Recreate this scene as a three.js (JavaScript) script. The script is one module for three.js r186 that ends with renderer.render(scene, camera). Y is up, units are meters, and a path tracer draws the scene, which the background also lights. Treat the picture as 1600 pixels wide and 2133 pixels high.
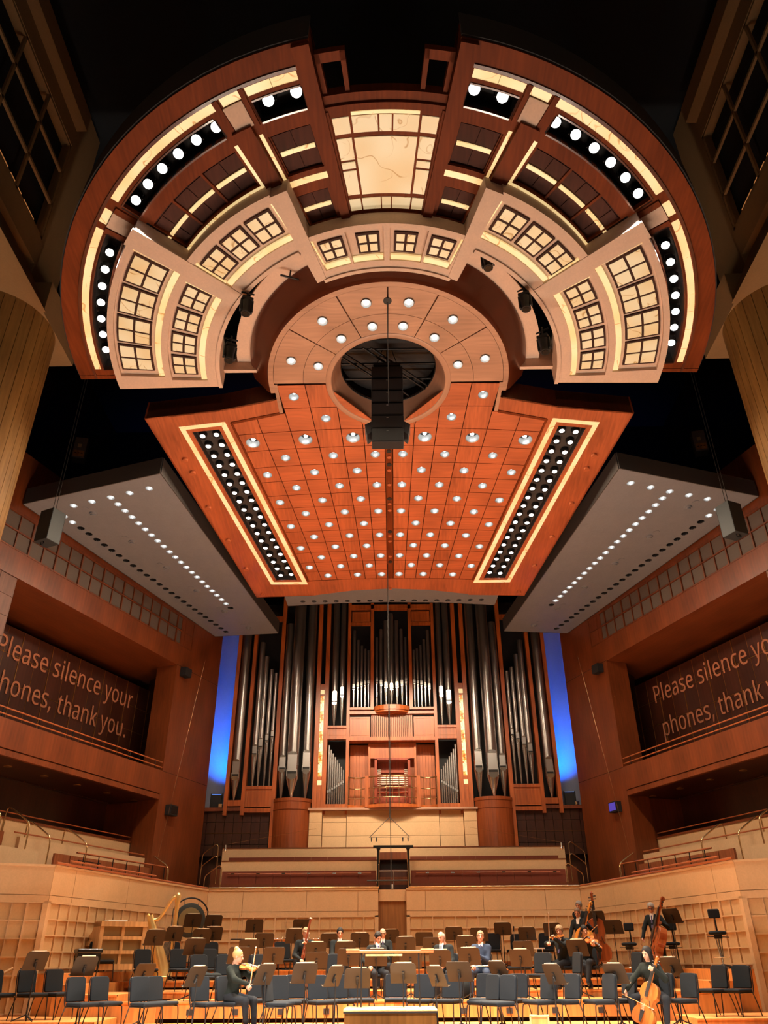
import * as THREE from 'three';
import { mergeGeometries } from 'three/addons/utils/BufferGeometryUtils.js';
import { RoundedBoxGeometry } from 'three/addons/geometries/RoundedBoxGeometry.js';
import { RectAreaLightUniformsLib } from 'three/addons/lights/RectAreaLightUniformsLib.js';
import { FontLoader } from 'three/addons/loaders/FontLoader.js';
import { TextGeometry } from 'three/addons/geometries/TextGeometry.js';
RectAreaLightUniformsLib.init();

// ---------------------------------------------------------------- camera, exposure, main lights
const scene = new THREE.Scene();
scene.background = new THREE.Color(0x000000);
const E = 1.15;                                   // height of the eye above the stage floor; z = -distance from the camera
const camera = new THREE.PerspectiveCamera(67.37, 0.75, 0.05, 120);
camera.position.set(0, E, 0);
camera.rotation.order = 'YXZ';
camera.rotation.set(30.3 * Math.PI / 180, 0.49 * Math.PI / 180, -0.36 * Math.PI / 180);
scene.add(camera);
const renderer = new THREE.WebGLRenderer({ antialias: true });
renderer.toneMapping = THREE.LinearToneMapping;
renderer.toneMappingExposure = 1.0;
renderer.shadowMap.enabled = true;

const LIGHT = {                                   // every lamp's strength in one place
  trough: 75, crownSpot: 310, organ: 42, downlight: 98, ringDown: 24, greyDown: 13,
  foot: 165, house: 3.2, blue: 170,  // foot and house are added fill lamps out of view
};
const WARM = new THREE.Color().setRGB(1, 0.80, 0.56), WHITE = new THREE.Color().setRGB(1, 0.93, 0.84);

// ---------------------------------------------------------------- helpers
const V3 = (x, y, z) => new THREE.Vector3(x, y, z);
const PI = Math.PI, R = (d) => d * PI / 180;
let seed = 7;
const rnd = () => { seed = (seed * 1664525 + 1013904223) >>> 0; return seed / 4294967296; };
const taken = {};
function numbered(name) {
  const n = (taken[name] = (taken[name] || 0) + 1);
  return n === 1 ? name : name + '_' + String(n - 1).padStart(3, '0');
}
function tag(o, label, category, group) {
  o.userData.label = label; o.userData.category = category;
  if (group) o.userData.group = group;
  return o;
}
function thing(name, label, category, pos = [0, 0, 0], turn = 0, group) {
  const o = new THREE.Group(); o.name = numbered(name); o.position.set(...pos); o.rotation.y = turn;
  scene.add(o); return tag(o, label, category, group);
}
function setting(name, label) {
  const o = new THREE.Group(); o.name = name; o.userData.kind = 'structure'; if (label) o.userData.label = label; scene.add(o); return o;
}
function boxUV(g) {                               // uv in metres, chosen by the way each face points
  const p = g.attributes.position, n = g.attributes.normal, uv = new Float32Array(p.count * 2);
  for (let i = 0; i < p.count; i++) {
    const ax = Math.abs(n.getX(i)), ay = Math.abs(n.getY(i)), az = Math.abs(n.getZ(i));
    const x = p.getX(i), y = p.getY(i), z = p.getZ(i);
    if (ay >= ax && ay >= az) { uv[2 * i] = x; uv[2 * i + 1] = z; } else if (ax >= az) { uv[2 * i] = z; uv[2 * i + 1] = y; } else { uv[2 * i] = x; uv[2 * i + 1] = y; }
  }
  g.setAttribute('uv', new THREE.BufferAttribute(uv, 2)); return g;
}
const flat = (g) => { const q = g.index ? g.toNonIndexed() : g; for (const k of Object.keys(q.attributes)) if (!['position', 'normal', 'uv'].includes(k)) q.deleteAttribute(k); return q; };
const merge = (list) => mergeGeometries(list.map(flat));
function mesh(parent, name, geo, mat, label) {
  const g = Array.isArray(geo) ? merge(geo) : geo;
  const m = new THREE.Mesh(g, mat); m.name = name; m.castShadow = m.receiveShadow = true;
  if (label) m.userData.label = label;
  parent.add(m); return m;
}
const each = (parent, name, list, mat) => list.map((q) => mesh(parent, name, q, mat));
function bx(w, h, d, x = 0, y = 0, z = 0, ry = 0) {
  const g = new THREE.BoxGeometry(w, h, d); boxUV(g); if (ry) g.rotateY(ry); g.translate(x, y, z); return g;
}
function bb(x0, x1, y0, y1, z0, z1) { return bx(Math.abs(x1 - x0), Math.abs(y1 - y0), Math.abs(z1 - z0), (x0 + x1) / 2, (y0 + y1) / 2, (z0 + z1) / 2); }
function rbx(w, h, d, r, x = 0, y = 0, z = 0) { const g = new RoundedBoxGeometry(w, h, d, 2, r); boxUV(g); g.translate(x, y, z); return g; }
function cyl(r0, r1, h, x = 0, y = 0, z = 0, n = 16, open = false) { const g = new THREE.CylinderGeometry(r1, r0, h, n, 1, open); g.translate(x, y, z); return g; }
function sph(r, x = 0, y = 0, z = 0, n = 12) { const g = new THREE.SphereGeometry(r, n, Math.max(6, n * 0.7 | 0)); g.translate(x, y, z); return g; }
function rod(a, b, r0, r1 = r0, n = 8) {          // a bar from a to b
  const A = V3(...a), B = V3(...b), d = B.clone().sub(A), g = new THREE.CylinderGeometry(r1, r0, d.length(), n);
  g.applyQuaternion(new THREE.Quaternion().setFromUnitVectors(V3(0, 1, 0), d.normalize()));
  g.translate((a[0] + b[0]) / 2, (a[1] + b[1]) / 2, (a[2] + b[2]) / 2); return g;
}
function tube(pts, r, n = 8, seg = 0, tension = 0.5) {
  const c = new THREE.CatmullRomCurve3(pts.map((p) => V3(...p)), false, 'catmullrom', tension);
  return new THREE.TubeGeometry(c, seg || pts.length * 5, r, n, false);
}
function prism(pts, y0, y1, holes = []) {         // plan outline [x, z] raised from y0 to y1
  const s = new THREE.Shape(pts.map(([x, z]) => new THREE.Vector2(x, -z)));
  for (const h of holes) s.holes.push(new THREE.Path(h.map(([x, z]) => new THREE.Vector2(x, -z))));
  const g = new THREE.ExtrudeGeometry(s, { depth: y1 - y0, bevelEnabled: false, steps: 1 });
  g.rotateX(-PI / 2); g.translate(0, y0, 0); return boxUV(g);
}
function panelXY(pts, z0, z1, holes = []) {       // outline [x, y] with thickness along z
  const s = new THREE.Shape(pts.map(([x, y]) => new THREE.Vector2(x, y)));
  for (const h of holes) s.holes.push(new THREE.Path(h.map(([x, y]) => new THREE.Vector2(x, y))));
  const g = new THREE.ExtrudeGeometry(s, { depth: z1 - z0, bevelEnabled: false, steps: 1 }); g.translate(0, 0, z0); return boxUV(g);
}
const circle = (x, z, r, n = 16) => Array.from({ length: n }, (_, i) => [x + r * Math.cos(2 * PI * i / n), z + r * Math.sin(2 * PI * i / n)]);
function lathe(pts, n = 32, a0 = 0, a1 = 2 * PI) { return new THREE.LatheGeometry(pts.map(([r, y]) => new THREE.Vector2(r, y)), n, a0, a1); }
const polar = (r, deg) => [r * Math.sin(R(deg)), r * Math.cos(R(deg))];
function sectorPts(r0, r1, a0, a1, step = 2.5) {
  const n = Math.max(1, Math.ceil(Math.abs(a1 - a0) / step)), out = [];
  for (let i = 0; i <= n; i++) out.push(polar(r1, a0 + (a1 - a0) * i / n));
  for (let i = n; i >= 0; i--) out.push(polar(r0, a0 + (a1 - a0) * i / n));
  return out;
}
const sector = (r0, r1, a0, a1, y0, y1, holes, step) => prism(sectorPts(r0, r1, a0, a1, step), y0, y1, holes);

// ---------------------------------------------------------------- textures and materials
function tex(n, f, srgb = true, rep = 1) {
  const d = new Uint8Array(n * n * 4);
  for (let j = 0; j < n; j++) for (let i = 0; i < n; i++) { const c = f(i / n, j / n), k = 4 * (j * n + i); d[k] = c[0]; d[k + 1] = c[1]; d[k + 2] = c[2]; d[k + 3] = 255; }
  const t = new THREE.DataTexture(d, n, n); t.wrapS = t.wrapT = THREE.RepeatWrapping; t.magFilter = THREE.LinearFilter; t.minFilter = THREE.LinearMipmapLinearFilter; t.generateMipmaps = true;
  if (srgb) t.colorSpace = THREE.SRGBColorSpace; t.repeat.set(rep, rep); t.needsUpdate = true; return t;
}
const grid = Array.from({ length: 64 * 64 }, () => rnd());
function vnoise(x, y, px, py) {                   // value noise that repeats after px, py cells
  const xi = Math.floor(x), yi = Math.floor(y), fx = x - xi, fy = y - yi, s = (t) => t * t * (3 - 2 * t);
  const g = (a, b) => grid[((((b % py) + py) % py) % 64) * 64 + ((((a % px) + px) % px) % 64)];
  const u = s(fx), v = s(fy);
  return (g(xi, yi) * (1 - u) + g(xi + 1, yi) * u) * (1 - v) + (g(xi, yi + 1) * (1 - u) + g(xi + 1, yi + 1) * u) * v;
}
const clamp = (v) => Math.max(0, Math.min(255, v | 0));
const woodTex = tex(512, (u, v) => {              // long fibres along v with broad veneer figure
  const fib = vnoise(u * 60, v * 3, 60, 3), fine = vnoise(u * 64 + 9, v * 8, 64, 8), big = vnoise(u * 5, v * 2, 5, 2), b = 226 + 26 * (fib - 0.5) + 22 * (fine - 0.5) + 40 * (big - 0.5);
  return [clamp(b + 4), clamp(b), clamp(b - 5)];
}, true, 0.5);
const veneerTex = tex(512, (u, v) => {            // reddish flame veneer, figure across
  const w = vnoise(u * 6 + 2, v * 6, 6, 6), fib = vnoise(u * 4, v * 64 + 2 * w, 4, 64), big = vnoise(u * 4 + 7, v * 4, 4, 4), b = 228 + 24 * (fib - 0.5) + 34 * (big - 0.5);
  return [clamp(b + 2), clamp(b - 2), clamp(b - 4)];
}, true, 0.4);
const plasterTex = tex(256, (u, v) => { const b = 240 + 9 * (vnoise(u * 48, v * 48, 48, 48) - 0.5) + 6 * (vnoise(u * 6, v * 6, 6, 6) - 0.5); return [clamp(b), clamp(b), clamp(b)]; }, true, 0.7);
const onyxTex = tex(512, (u, v) => {              // pale honey stone with brown veins
  const w = vnoise(u * 7, v * 7, 7, 7) - 0.5, w2 = vnoise(u * 20 + 5, v * 20, 20, 20) - 0.5;
  const vein = Math.abs((((u + v * 2 + w * 0.8 + w2 * 0.07) % 1) + 1) % 1 - 0.5), v2 = Math.abs((((u * 2 - v + w * 0.9 + w2 * 0.12 + 0.3) % 1) + 1) % 1 - 0.5), k = Math.max(0, 1 - vein * 30) * Math.max(0, Math.min(1, (vnoise(u * 8 + 3, v * 8, 8, 8) - 0.36) * 5)) + 0.6 * Math.max(0, 1 - v2 * 34) * Math.max(0, Math.min(1, (vnoise(u * 6 + 5, v * 6, 6, 6) - 0.5) * 5)), c = vnoise(u * 4 + 1, v * 4, 4, 4) - 0.5;
  return [clamp(250 - 48 * k + 8 * c), clamp(228 - 76 * k + 26 * c), clamp(186 - 96 * k + 44 * c)];
}, true, 0.5);
const onyxBoldTex = tex(512, (u, v) => {          // the organ's onyx: pale with amber blotches and dark veins
  const w = vnoise(u * 6, v * 6, 6, 6), w2 = vnoise(u * 16 + 5, v * 16, 16, 16), amber = Math.max(0, w + 0.3 * w2 - 0.78) * 3.2;
  const vein = Math.abs((((u * 3 - v * 2 + w * 1.1 + w2 * 0.25) % 1) + 1) % 1 - 0.5), k = Math.max(0, 1 - vein * 22);
  return [clamp(255 - 40 * amber - 90 * k), clamp(244 - 120 * amber - 120 * k), clamp(205 - 190 * amber - 120 * k)];
}, true, 1.1);
const fabricTex = tex(128, (u, v) => { const b = 225 + 60 * (vnoise(u * 64, v * 64, 64, 64) - 0.5); return [clamp(b), clamp(b), clamp(b)]; }, true, 8);
function std(r, g, b, o = {}) { const m = new THREE.MeshStandardMaterial({ roughness: 0.6, metalness: 0, ...o }); m.color.setRGB(r, g, b); return m; }
function phys(r, g, b, o = {}) { const m = new THREE.MeshPhysicalMaterial({ roughness: 0.5, metalness: 0, ...o }); m.color.setRGB(r, g, b); return m; }
function glow(r, g, b, k, o = {}) { const m = new THREE.MeshStandardMaterial({ color: 0x202020, roughness: 0.5, ...o }); m.emissive.setRGB(r, g, b); m.emissiveIntensity = k; return m; }
const M = {
  mahogany: phys(0.215, 0.046, 0.010, { roughness: 0.55, specularIntensity: 0.3, map: woodTex }),
  darkMahogany: phys(0.13, 0.030, 0.011, { roughness: 0.3, clearcoat: 0.6, clearcoatRoughness: 0.1, map: woodTex }),
  windowFrame: std(0.055, 0.016, 0.008, { roughness: 0.8, map: woodTex }),
  louver: std(0.085, 0.024, 0.014, { roughness: 0.8, map: woodTex }),
  sapele: phys(0.55, 0.32, 0.215, { roughness: 0.4, clearcoat: 0.2, clearcoatRoughness: 0.3, map: veneerTex }),
  orange: phys(0.62, 0.170, 0.062, { roughness: 0.5, map: veneerTex }),
  orange2: phys(0.585, 0.158, 0.057, { roughness: 0.5, map: woodTex }),
  orangeBorder: phys(0.54, 0.146, 0.054, { roughness: 0.42, clearcoat: 0.15, clearcoatRoughness: 0.3, map: woodTex }),
  beige: std(0.80, 0.585, 0.45, { roughness: 0.7, map: plasterTex }),
  wallBeige: std(0.76, 0.50, 0.27, { roughness: 0.65, map: plasterTex }),
  wallPanel: std(0.72, 0.475, 0.24, { roughness: 0.75, map: plasterTex }),
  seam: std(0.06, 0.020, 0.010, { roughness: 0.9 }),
  grey: std(0.225, 0.24, 0.268, { roughness: 0.75, map: plasterTex }),
  greyDark: std(0.05, 0.044, 0.042, { roughness: 0.8 }),
  black: std(0.012, 0.012, 0.014, { roughness: 0.7 }),
  blackGloss: std(0.012, 0.012, 0.012, { roughness: 0.2 }),
  void: std(0.006, 0.006, 0.008, { roughness: 0.95 }),
  ceiling: std(0.012, 0.016, 0.022, { roughness: 0.95 }),
  onyx: (() => { const m = new THREE.MeshStandardMaterial({ map: onyxTex, emissiveMap: onyxTex, roughness: 0.35 }); m.color.setRGB(0.5, 0.5, 0.5); m.emissive.setRGB(1, 0.85, 0.66); m.emissiveIntensity = 0.5; return m; })(),
  onyxStrip: (() => { const m = new THREE.MeshStandardMaterial({ map: onyxTex, emissiveMap: onyxTex, roughness: 0.35 }); m.color.setRGB(0.5, 0.5, 0.5); m.emissive.setRGB(1, 0.84, 0.56); m.emissiveIntensity = 0.8; return m; })(),
  onyxBold: (() => { const m = new THREE.MeshStandardMaterial({ map: onyxBoldTex, emissiveMap: onyxBoldTex, roughness: 0.3 }); m.color.setRGB(0.4, 0.4, 0.4); m.emissive.setRGB(1, 0.9, 0.7); m.emissiveIntensity = 1.15; return m; })(),
  lens: glow(1, 0.97, 0.93, 9), lensDim: glow(1, 0.97, 0.93, 3.2), bulb: glow(1, 0.96, 0.9, 17),
  galleryGlow: glow(1, 0.36, 0.10, 0.42),
  can: std(0.42, 0.44, 0.45, { roughness: 0.4, metalness: 0.5 }),
  canBlack: std(0.01, 0.01, 0.01, { roughness: 0.6 }),
  pipe: std(0.50, 0.48, 0.47, { roughness: 0.3, metalness: 0.95 }),
  pipeFoot: std(0.80, 0.79, 0.78, { roughness: 0.2, metalness: 0.97 }),
  pipeLip: std(0.85, 0.84, 0.83, { roughness: 0.16, metalness: 0.97 }),
  pipeMouth: std(0.02, 0.02, 0.02, { roughness: 0.8 }),
  organWood: phys(0.52, 0.130, 0.026, { roughness: 0.4, clearcoat: 0.25, clearcoatRoughness: 0.25, map: woodTex }),
  organTrim: phys(0.62, 0.21, 0.06, { roughness: 0.4, clearcoat: 0.2, map: woodTex }),
  pedestal: phys(0.34, 0.085, 0.024, { roughness: 0.35, clearcoat: 0.4, clearcoatRoughness: 0.2, map: woodTex }),
  consoleWood: phys(0.36, 0.06, 0.022, { roughness: 0.35, clearcoat: 0.4, map: woodTex }),
  ivory: std(0.85, 0.8, 0.66, { roughness: 0.4 }),
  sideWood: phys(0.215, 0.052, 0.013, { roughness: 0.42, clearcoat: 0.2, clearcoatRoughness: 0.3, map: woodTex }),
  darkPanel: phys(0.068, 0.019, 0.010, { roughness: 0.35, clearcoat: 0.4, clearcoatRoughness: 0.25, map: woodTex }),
  brassLine: std(0.42, 0.2, 0.06, { roughness: 0.35, metalness: 0.8 }),
  brass: std(0.72, 0.50, 0.26, { roughness: 0.24, metalness: 0.95 }),
  railWood: phys(0.42, 0.12, 0.04, { roughness: 0.35, clearcoat: 0.3 }),
  steel: std(0.55, 0.53, 0.5, { roughness: 0.3, metalness: 0.95 }),
  chrome: std(0.8, 0.8, 0.8, { roughness: 0.12, metalness: 1 }),
  grille: std(0.16, 0.125, 0.105, { roughness: 0.85, map: fabricTex }),
  grillePanel: phys(0.20, 0.075, 0.045, { roughness: 0.5, map: woodTex }),
  seatRed: std(0.27, 0.058, 0.024, { roughness: 0.8, map: fabricTex }),
  seatWood: phys(0.40, 0.12, 0.045, { roughness: 0.4, clearcoat: 0.2, map: woodTex }),
  column: std(0.36, 0.19, 0.05, { roughness: 0.6, map: woodTex }),
  upper: std(0.34, 0.20, 0.085, { roughness: 0.8, map: plasterTex }),
  stageWood: phys(0.72, 0.30, 0.085, { roughness: 0.38, clearcoat: 0.15, clearcoatRoughness: 0.3, map: woodTex }),
  stageWood2: phys(0.62, 0.235, 0.062, { roughness: 0.4, clearcoat: 0.15, clearcoatRoughness: 0.3, map: woodTex }),
  door: std(0.34, 0.15, 0.045, { roughness: 0.55, map: woodTex }),
  gauze: std(0.34, 0.235, 0.11, { roughness: 0.9, map: fabricTex }),
  podium: phys(0.115, 0.046, 0.010, { roughness: 0.85, specularIntensity: 0.15, map: woodTex }),
  chairPad: phys(0.013, 0.016, 0.021, { roughness: 0.9, specularIntensity: 0.4, map: fabricTex }),
  chairFrame: std(0.022, 0.02, 0.02, { roughness: 0.35, metalness: 0.5 }),
  stand: phys(0.036, 0.022, 0.012, { roughness: 0.55, specularIntensity: 0.6 }),
  standBlack: std(0.016, 0.015, 0.015, { roughness: 0.45, metalness: 0.4 }),
  paper: std(0.72, 0.60, 0.44, { roughness: 0.8 }),
  blueWall: std(0.55, 0.56, 0.58, { roughness: 0.8, map: plasterTex }),
  textLight: std(0.44, 0.165, 0.085, { roughness: 0.9 }),  // light of the projected message, put into a paler colour
  cable: std(0.03, 0.028, 0.026, { roughness: 0.6 }),
  speaker: std(0.028, 0.036, 0.040, { roughness: 0.55 }),
  white: std(0.8, 0.8, 0.78, { roughness: 0.6 }),
  skin: std(0.44, 0.21, 0.13, { roughness: 0.6 }), skin2: std(0.46, 0.25, 0.16, { roughness: 0.55 }),
  eye: std(0.03, 0.02, 0.015, { roughness: 0.3 }),
  suit: phys(0.008, 0.010, 0.011, { roughness: 0.9, specularIntensity: 0.35 }), suitNavy: phys(0.022, 0.032, 0.058, { roughness: 0.9, specularIntensity: 0.35 }), knit: phys(0.010, 0.012, 0.010, { roughness: 0.95, specularIntensity: 0.3 }),
  trousers: phys(0.011, 0.012, 0.015, { roughness: 0.9, specularIntensity: 0.35 }), shirt: std(0.80, 0.79, 0.78, { roughness: 0.8 }), tie: std(0.06, 0.05, 0.14, { roughness: 0.6 }), shoe: std(0.012, 0.01, 0.01, { roughness: 0.25 }),
  hairDark: phys(0.010, 0.007, 0.006, { roughness: 0.7, specularIntensity: 0.4 }), hairBrown: std(0.11, 0.06, 0.03, { roughness: 0.65 }), hairBlond: std(0.36, 0.20, 0.07, { roughness: 0.65 }), hairGrey: std(0.22, 0.19, 0.165, { roughness: 0.7 }), hairSandy: std(0.20, 0.115, 0.05, { roughness: 0.7 }),
  violin: phys(0.55, 0.19, 0.04, { roughness: 0.22, clearcoat: 0.6, map: woodTex }), celloV: phys(0.46, 0.135, 0.03, { roughness: 0.2, clearcoat: 0.7, map: woodTex }), bassV: phys(0.34, 0.085, 0.025, { roughness: 0.2, clearcoat: 0.7, map: woodTex }), bassAmber: phys(0.62, 0.26, 0.045, { roughness: 0.2, clearcoat: 0.7, map: woodTex }),
  ebony: std(0.016, 0.013, 0.012, { roughness: 0.35 }), silver: std(0.85, 0.85, 0.85, { roughness: 0.16, metalness: 1 }), copper: std(0.72, 0.33, 0.14, { roughness: 0.22, metalness: 1 }), goldLeaf: std(0.95, 0.66, 0.26, { roughness: 0.3, metalness: 0.75 }), gong: std(0.36, 0.26, 0.12, { roughness: 0.4, metalness: 0.7 }), gongRim: std(0.05, 0.055, 0.05, { roughness: 0.5, metalness: 0.5 }),
  maple: phys(0.72, 0.44, 0.2, { roughness: 0.4, map: woodTex }), skinHead: std(0.8, 0.76, 0.68, { roughness: 0.5 }), bassoon: phys(0.2, 0.045, 0.02, { roughness: 0.25, clearcoat: 0.6 }),
};
function spot(parent, x, y, z, tx, ty, tz, cd, angle, color, penumbra = 0.6, size = 3) {
  const l = new THREE.SpotLight(color, cd, 0, R(angle), penumbra, 2);
  l.position.set(x, y, z); l.target.position.set(tx, ty, tz); l.castShadow = true; l.shadow.radius = size; l.name = 'spot';
  parent.add(l); parent.add(l.target); l.target.name = 'aim'; return l;
}

// ================================================================ THE ROOM
{
  const floor = setting('floor', 'warm orange hardwood stage floor');
  for (let i = 0; i < 44; i++) {                  // boards of the stage floor in front of the risers
    const x = -8.8 + i * 0.4;
    mesh(floor, 'plank', bb(x, x + 0.396, -0.12, 0, -21, -16.9), i % 3 ? M.stageWood : M.stageWood2);
  }
  mesh(floor, 'subfloor', bb(-16, 16, -0.4, -0.125, -36, -16.9), M.stageWood2);
  mesh(floor, 'stage_front', bb(-9.5, 9.5, -1.3, -0.125, -16.9, -16.75), M.sideWood);
  mesh(floor, 'hall_floor', bb(-16, 16, -1.6, -1.3, -17, 12), M.darkPanel);
  const ceil = setting('ceiling', 'near black ceiling high above the canopies');
  mesh(ceil, 'ceiling_slab', bb(-16, 16, 27.5, 28, -36, 12), M.ceiling);
  for (const [x, z] of [[-3.9, -9.2], [4.1, -9.1], [5.2, -8.2], [0, -7.7], [-4.6, -8.2], [2.2, -7.2]]) mesh(ceil, 'ceiling_can', cyl(0.22, 0.22, 0.05, x, 27.49, z, 16), M.void);
  const rear = setting('wall_front', 'rear wall of the hall behind the viewer');
  mesh(rear, 'rear_panel', bb(-16, 16, -1.6, 28, 12, 12.3), M.upper);
  for (const s of [-1, 1]) {
    const w = setting(s < 0 ? 'wall_outer_left' : 'wall_outer_right', 'dark outer side wall of the hall');
    mesh(w, 'outer_panel', bb(s * 15.7, s * 16, -1.6, 28, -36, 12), M.darkPanel);
  }
  const back = setting('wall_far', 'black void behind the organ and above the canopies');
  mesh(back, 'back_panel', bb(-16, 16, -0.4, 28, -36, -35.7), M.void);
}

// ================================================================ THE CROWN: half-ring canopy nearest the audience
const LAMPS = [];                                 // [group, local position, local aim, strength, cone, colour]
{
  const g = thing('ring_canopy', 'huge half-ring wooden canopy with glowing onyx coffers and spotlights', 'canopy', [0, E + 13.4, -15.58]);
  g.rotation.x = Math.atan(-0.1095);
  const k = 1.34, S = (r0, r1, a0, a1, y0, y1, holes, st) => sector(r0 * k, r1 * k, a0, a1, y0, y1, holes, st), SP = (r0, r1, a0, a1) => sectorPts(r0 * k, r1 * k, a0, a1).reverse();
  const LO = -0.43;                               // the beige inner rings hang lower than the wooden outer ring
  for (const s of [-1, 1]) {
    const A = (a) => s * a;                       // angles measured on one half, mirrored
    const Q = (r0, r1, a0, a1, y0, y1, holes, st) => { const lo = Math.min(A(a0), A(a1)), hi = Math.max(A(a0), A(a1)); return S(r0, r1, lo, hi, y0, y1, holes, st); };
    const QH = (r0, r1, a0, a1) => { const lo = Math.min(A(a0), A(a1)), hi = Math.max(A(a0), A(a1)); return SP(r0, r1, lo, hi); };
    mesh(g, 'outer_rim', Q(5.77, 6.08, 9.7, 91, 0, 0.62), M.mahogany);
    mesh(g, 'rim_moulding', Q(5.745, 5.79, 9.7, 91, -0.03, 0.02), M.darkMahogany);
    mesh(g, 'rim_fascia', Q(6.08, 6.11, 9.7, 91, 0.05, 0.95), M.greyDark);
    const troughs = [[5.29, 5.555, 56.2, 88.7], [5.235, 5.525, 26.8, 49.6], [5.215, 5.515, 12.4, 20.1]];
    const louvers = [[4.40, 5.00, 26.9, 51.0], [4.32, 4.98, 12.6, 20.4], [3.42, 3.97, 13.2, 21.6]];
    const onyxHoles = [[5.61, 5.735, 55.6, 88.8], [5.61, 5.735, 51.4, 54.5], [5.61, 5.735, 25.7, 50.3], [5.61, 5.735, 21.3, 24.5], [5.60, 5.73, 12.4, 20.4]];
    mesh(g, 'wood_field', [
      Q(5.1, 5.77, 49.6, 91, 0, 0.14, [QH(...troughs[0]), QH(...onyxHoles[0]), QH(...onyxHoles[1])]),
      Q(4.2, 5.77, 21.0, 49.6, 0, 0.14, [QH(troughs[1][0], troughs[1][1], troughs[1][2], 49.4), QH(...onyxHoles[3]), QH(5.61, 5.735, 25.7, 49.4), QH(4.40, 5.00, 26.9, 49.4)]),
      Q(3.25, 5.77, 9.7, 21.0, 0, 0.14, [QH(...troughs[2]), QH(...onyxHoles[4]), QH(...louvers[1]), QH(3.42, 3.97, 13.2, 20.8)]),
    ], M.mahogany);
    mesh(g, 'backing', [Q(3.25, 6.05, 9.7, 49.6, 0.42, 0.5), Q(5.1, 6.05, 49.6, 91, 0.42, 0.5)], M.greyDark);
    mesh(g, 'end_board', Q(5.1, 6.08, 90.2, 91.05, -0.02, 0.6), M.mahogany);
    // wooden ribs
    mesh(g, 'rib', Q(3.3, 6.05, 9.7, 12.1, -0.10, 0.02), M.mahogany);
    mesh(g, 'rib', Q(5.2, 5.75, 24.7, 25.5, -0.05, 0.02), M.mahogany);
    mesh(g, 'rib', Q(5.2, 5.75, 20.5, 21.2, -0.05, 0.02), M.mahogany);
    mesh(g, 'rib', Q(4.25, 5.25, 21.9, 25.4, -0.12, 0.02), M.mahogany);
    mesh(g, 'rib', Q(5.2, 5.6, 50.2, 51.3, -0.05, 0.02), M.mahogany);
    mesh(g, 'rib', Q(5.2, 5.6, 54.7, 55.4, -0.05, 0.02), M.mahogany);
    // glowing onyx band, stone by stone
    const band = (r0, r1, a0, a1, n) => { for (let i = 0; i < n; i++) { const d = (a1 - a0) / n; mesh(g, 'onyx_light_panel', Q(r0, r1, a0 + d * i + 0.06, a0 + d * (i + 1) - 0.06, 0.02, 0.05), M.onyxStrip); } };
    band(5.61, 5.735, 55.6, 88.8, 4); band(5.61, 5.735, 51.4, 54.5, 1); band(5.61, 5.735, 25.7, 50.3, 4); band(5.61, 5.735, 21.3, 24.5, 1); band(5.60, 5.73, 12.4, 20.4, 2);
    for (const [a0, a1] of [[51.4, 54.5], [21.4, 24.6]]) mesh(g, 'plaster_panel', Q(5.23, 5.60, a0, a1, -0.04, 0.02), M.beige);
    // lamp troughs
    for (const [r0, r1, a0, a1] of troughs) {
      mesh(g, 'lamp_trough', [Q(r0 - 0.02, r1 + 0.02, a0, a1, 0.40, 0.44), Q(r0 - 0.02, r0, a0, a1, 0, 0.42), Q(r1, r1 + 0.02, a0, a1, 0.0, 0.42), Q(r0, r1, a0 - 0.3, a0, 0.0, 0.42), Q(r0, r1, a1, a1 + 0.3, 0.0, 0.42)], M.black);
      mesh(g, 'trough_edge', [Q(r0 - 0.025, r0, a0, a1, -0.02, 0.0), Q(r1, r1 + 0.025, a0, a1, -0.02, 0.0)], M.darkMahogany);
    }
    const rows = [[5.41, 59.6, 83.5, 7, 0.098], [5.41, 27.4, 47.4, 6, 0.108], [5.44, 13.4, 17.9, 2, 0.118]];
    rows.forEach(([r, a0, a1, n, rad], row) => {
      for (let i = 0; i < n; i++) {
        const a = A(a0 + (a1 - a0) * i / (n - 1)), [x, z] = polar(r * k, a);
        const lamp = mesh(g, 'spotlight', [cyl(rad, rad * 1.08, 0.22, 0, 0.11, 0, 16), cyl(rad * 1.12, rad * 1.12, 0.02, 0, 0.005, 0, 16, true), bx(0.02, 0.3, 0.02, rad + 0.03, 0.17, 0), bx(0.02, 0.3, 0.02, -rad - 0.03, 0.17, 0), bx(rad * 2 + 0.08, 0.02, 0.03, 0, 0.32, 0)], M.black);
        lamp.position.set(x, row ? 0.08 : 0.03, z);
        lamp.rotation.set(R(row ? -14 : -10), 0, R(row === 0 ? -8 * s : -5 * s));
        mesh(lamp, 'lamp_lens', lathe([[0.001, -0.014], [rad * 0.5, -0.01], [rad * 0.94, -0.003]], 16), M.lens);
        LAMPS.push([g, [x, -0.03, z], row ? [x * 0.45, -13, z - 5.2 - 1.6 * (i % 3)] : [-x * 0.95, -12.6, z - 7.5], LIGHT.crownSpot, 24, WHITE]);
      }
    });
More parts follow.
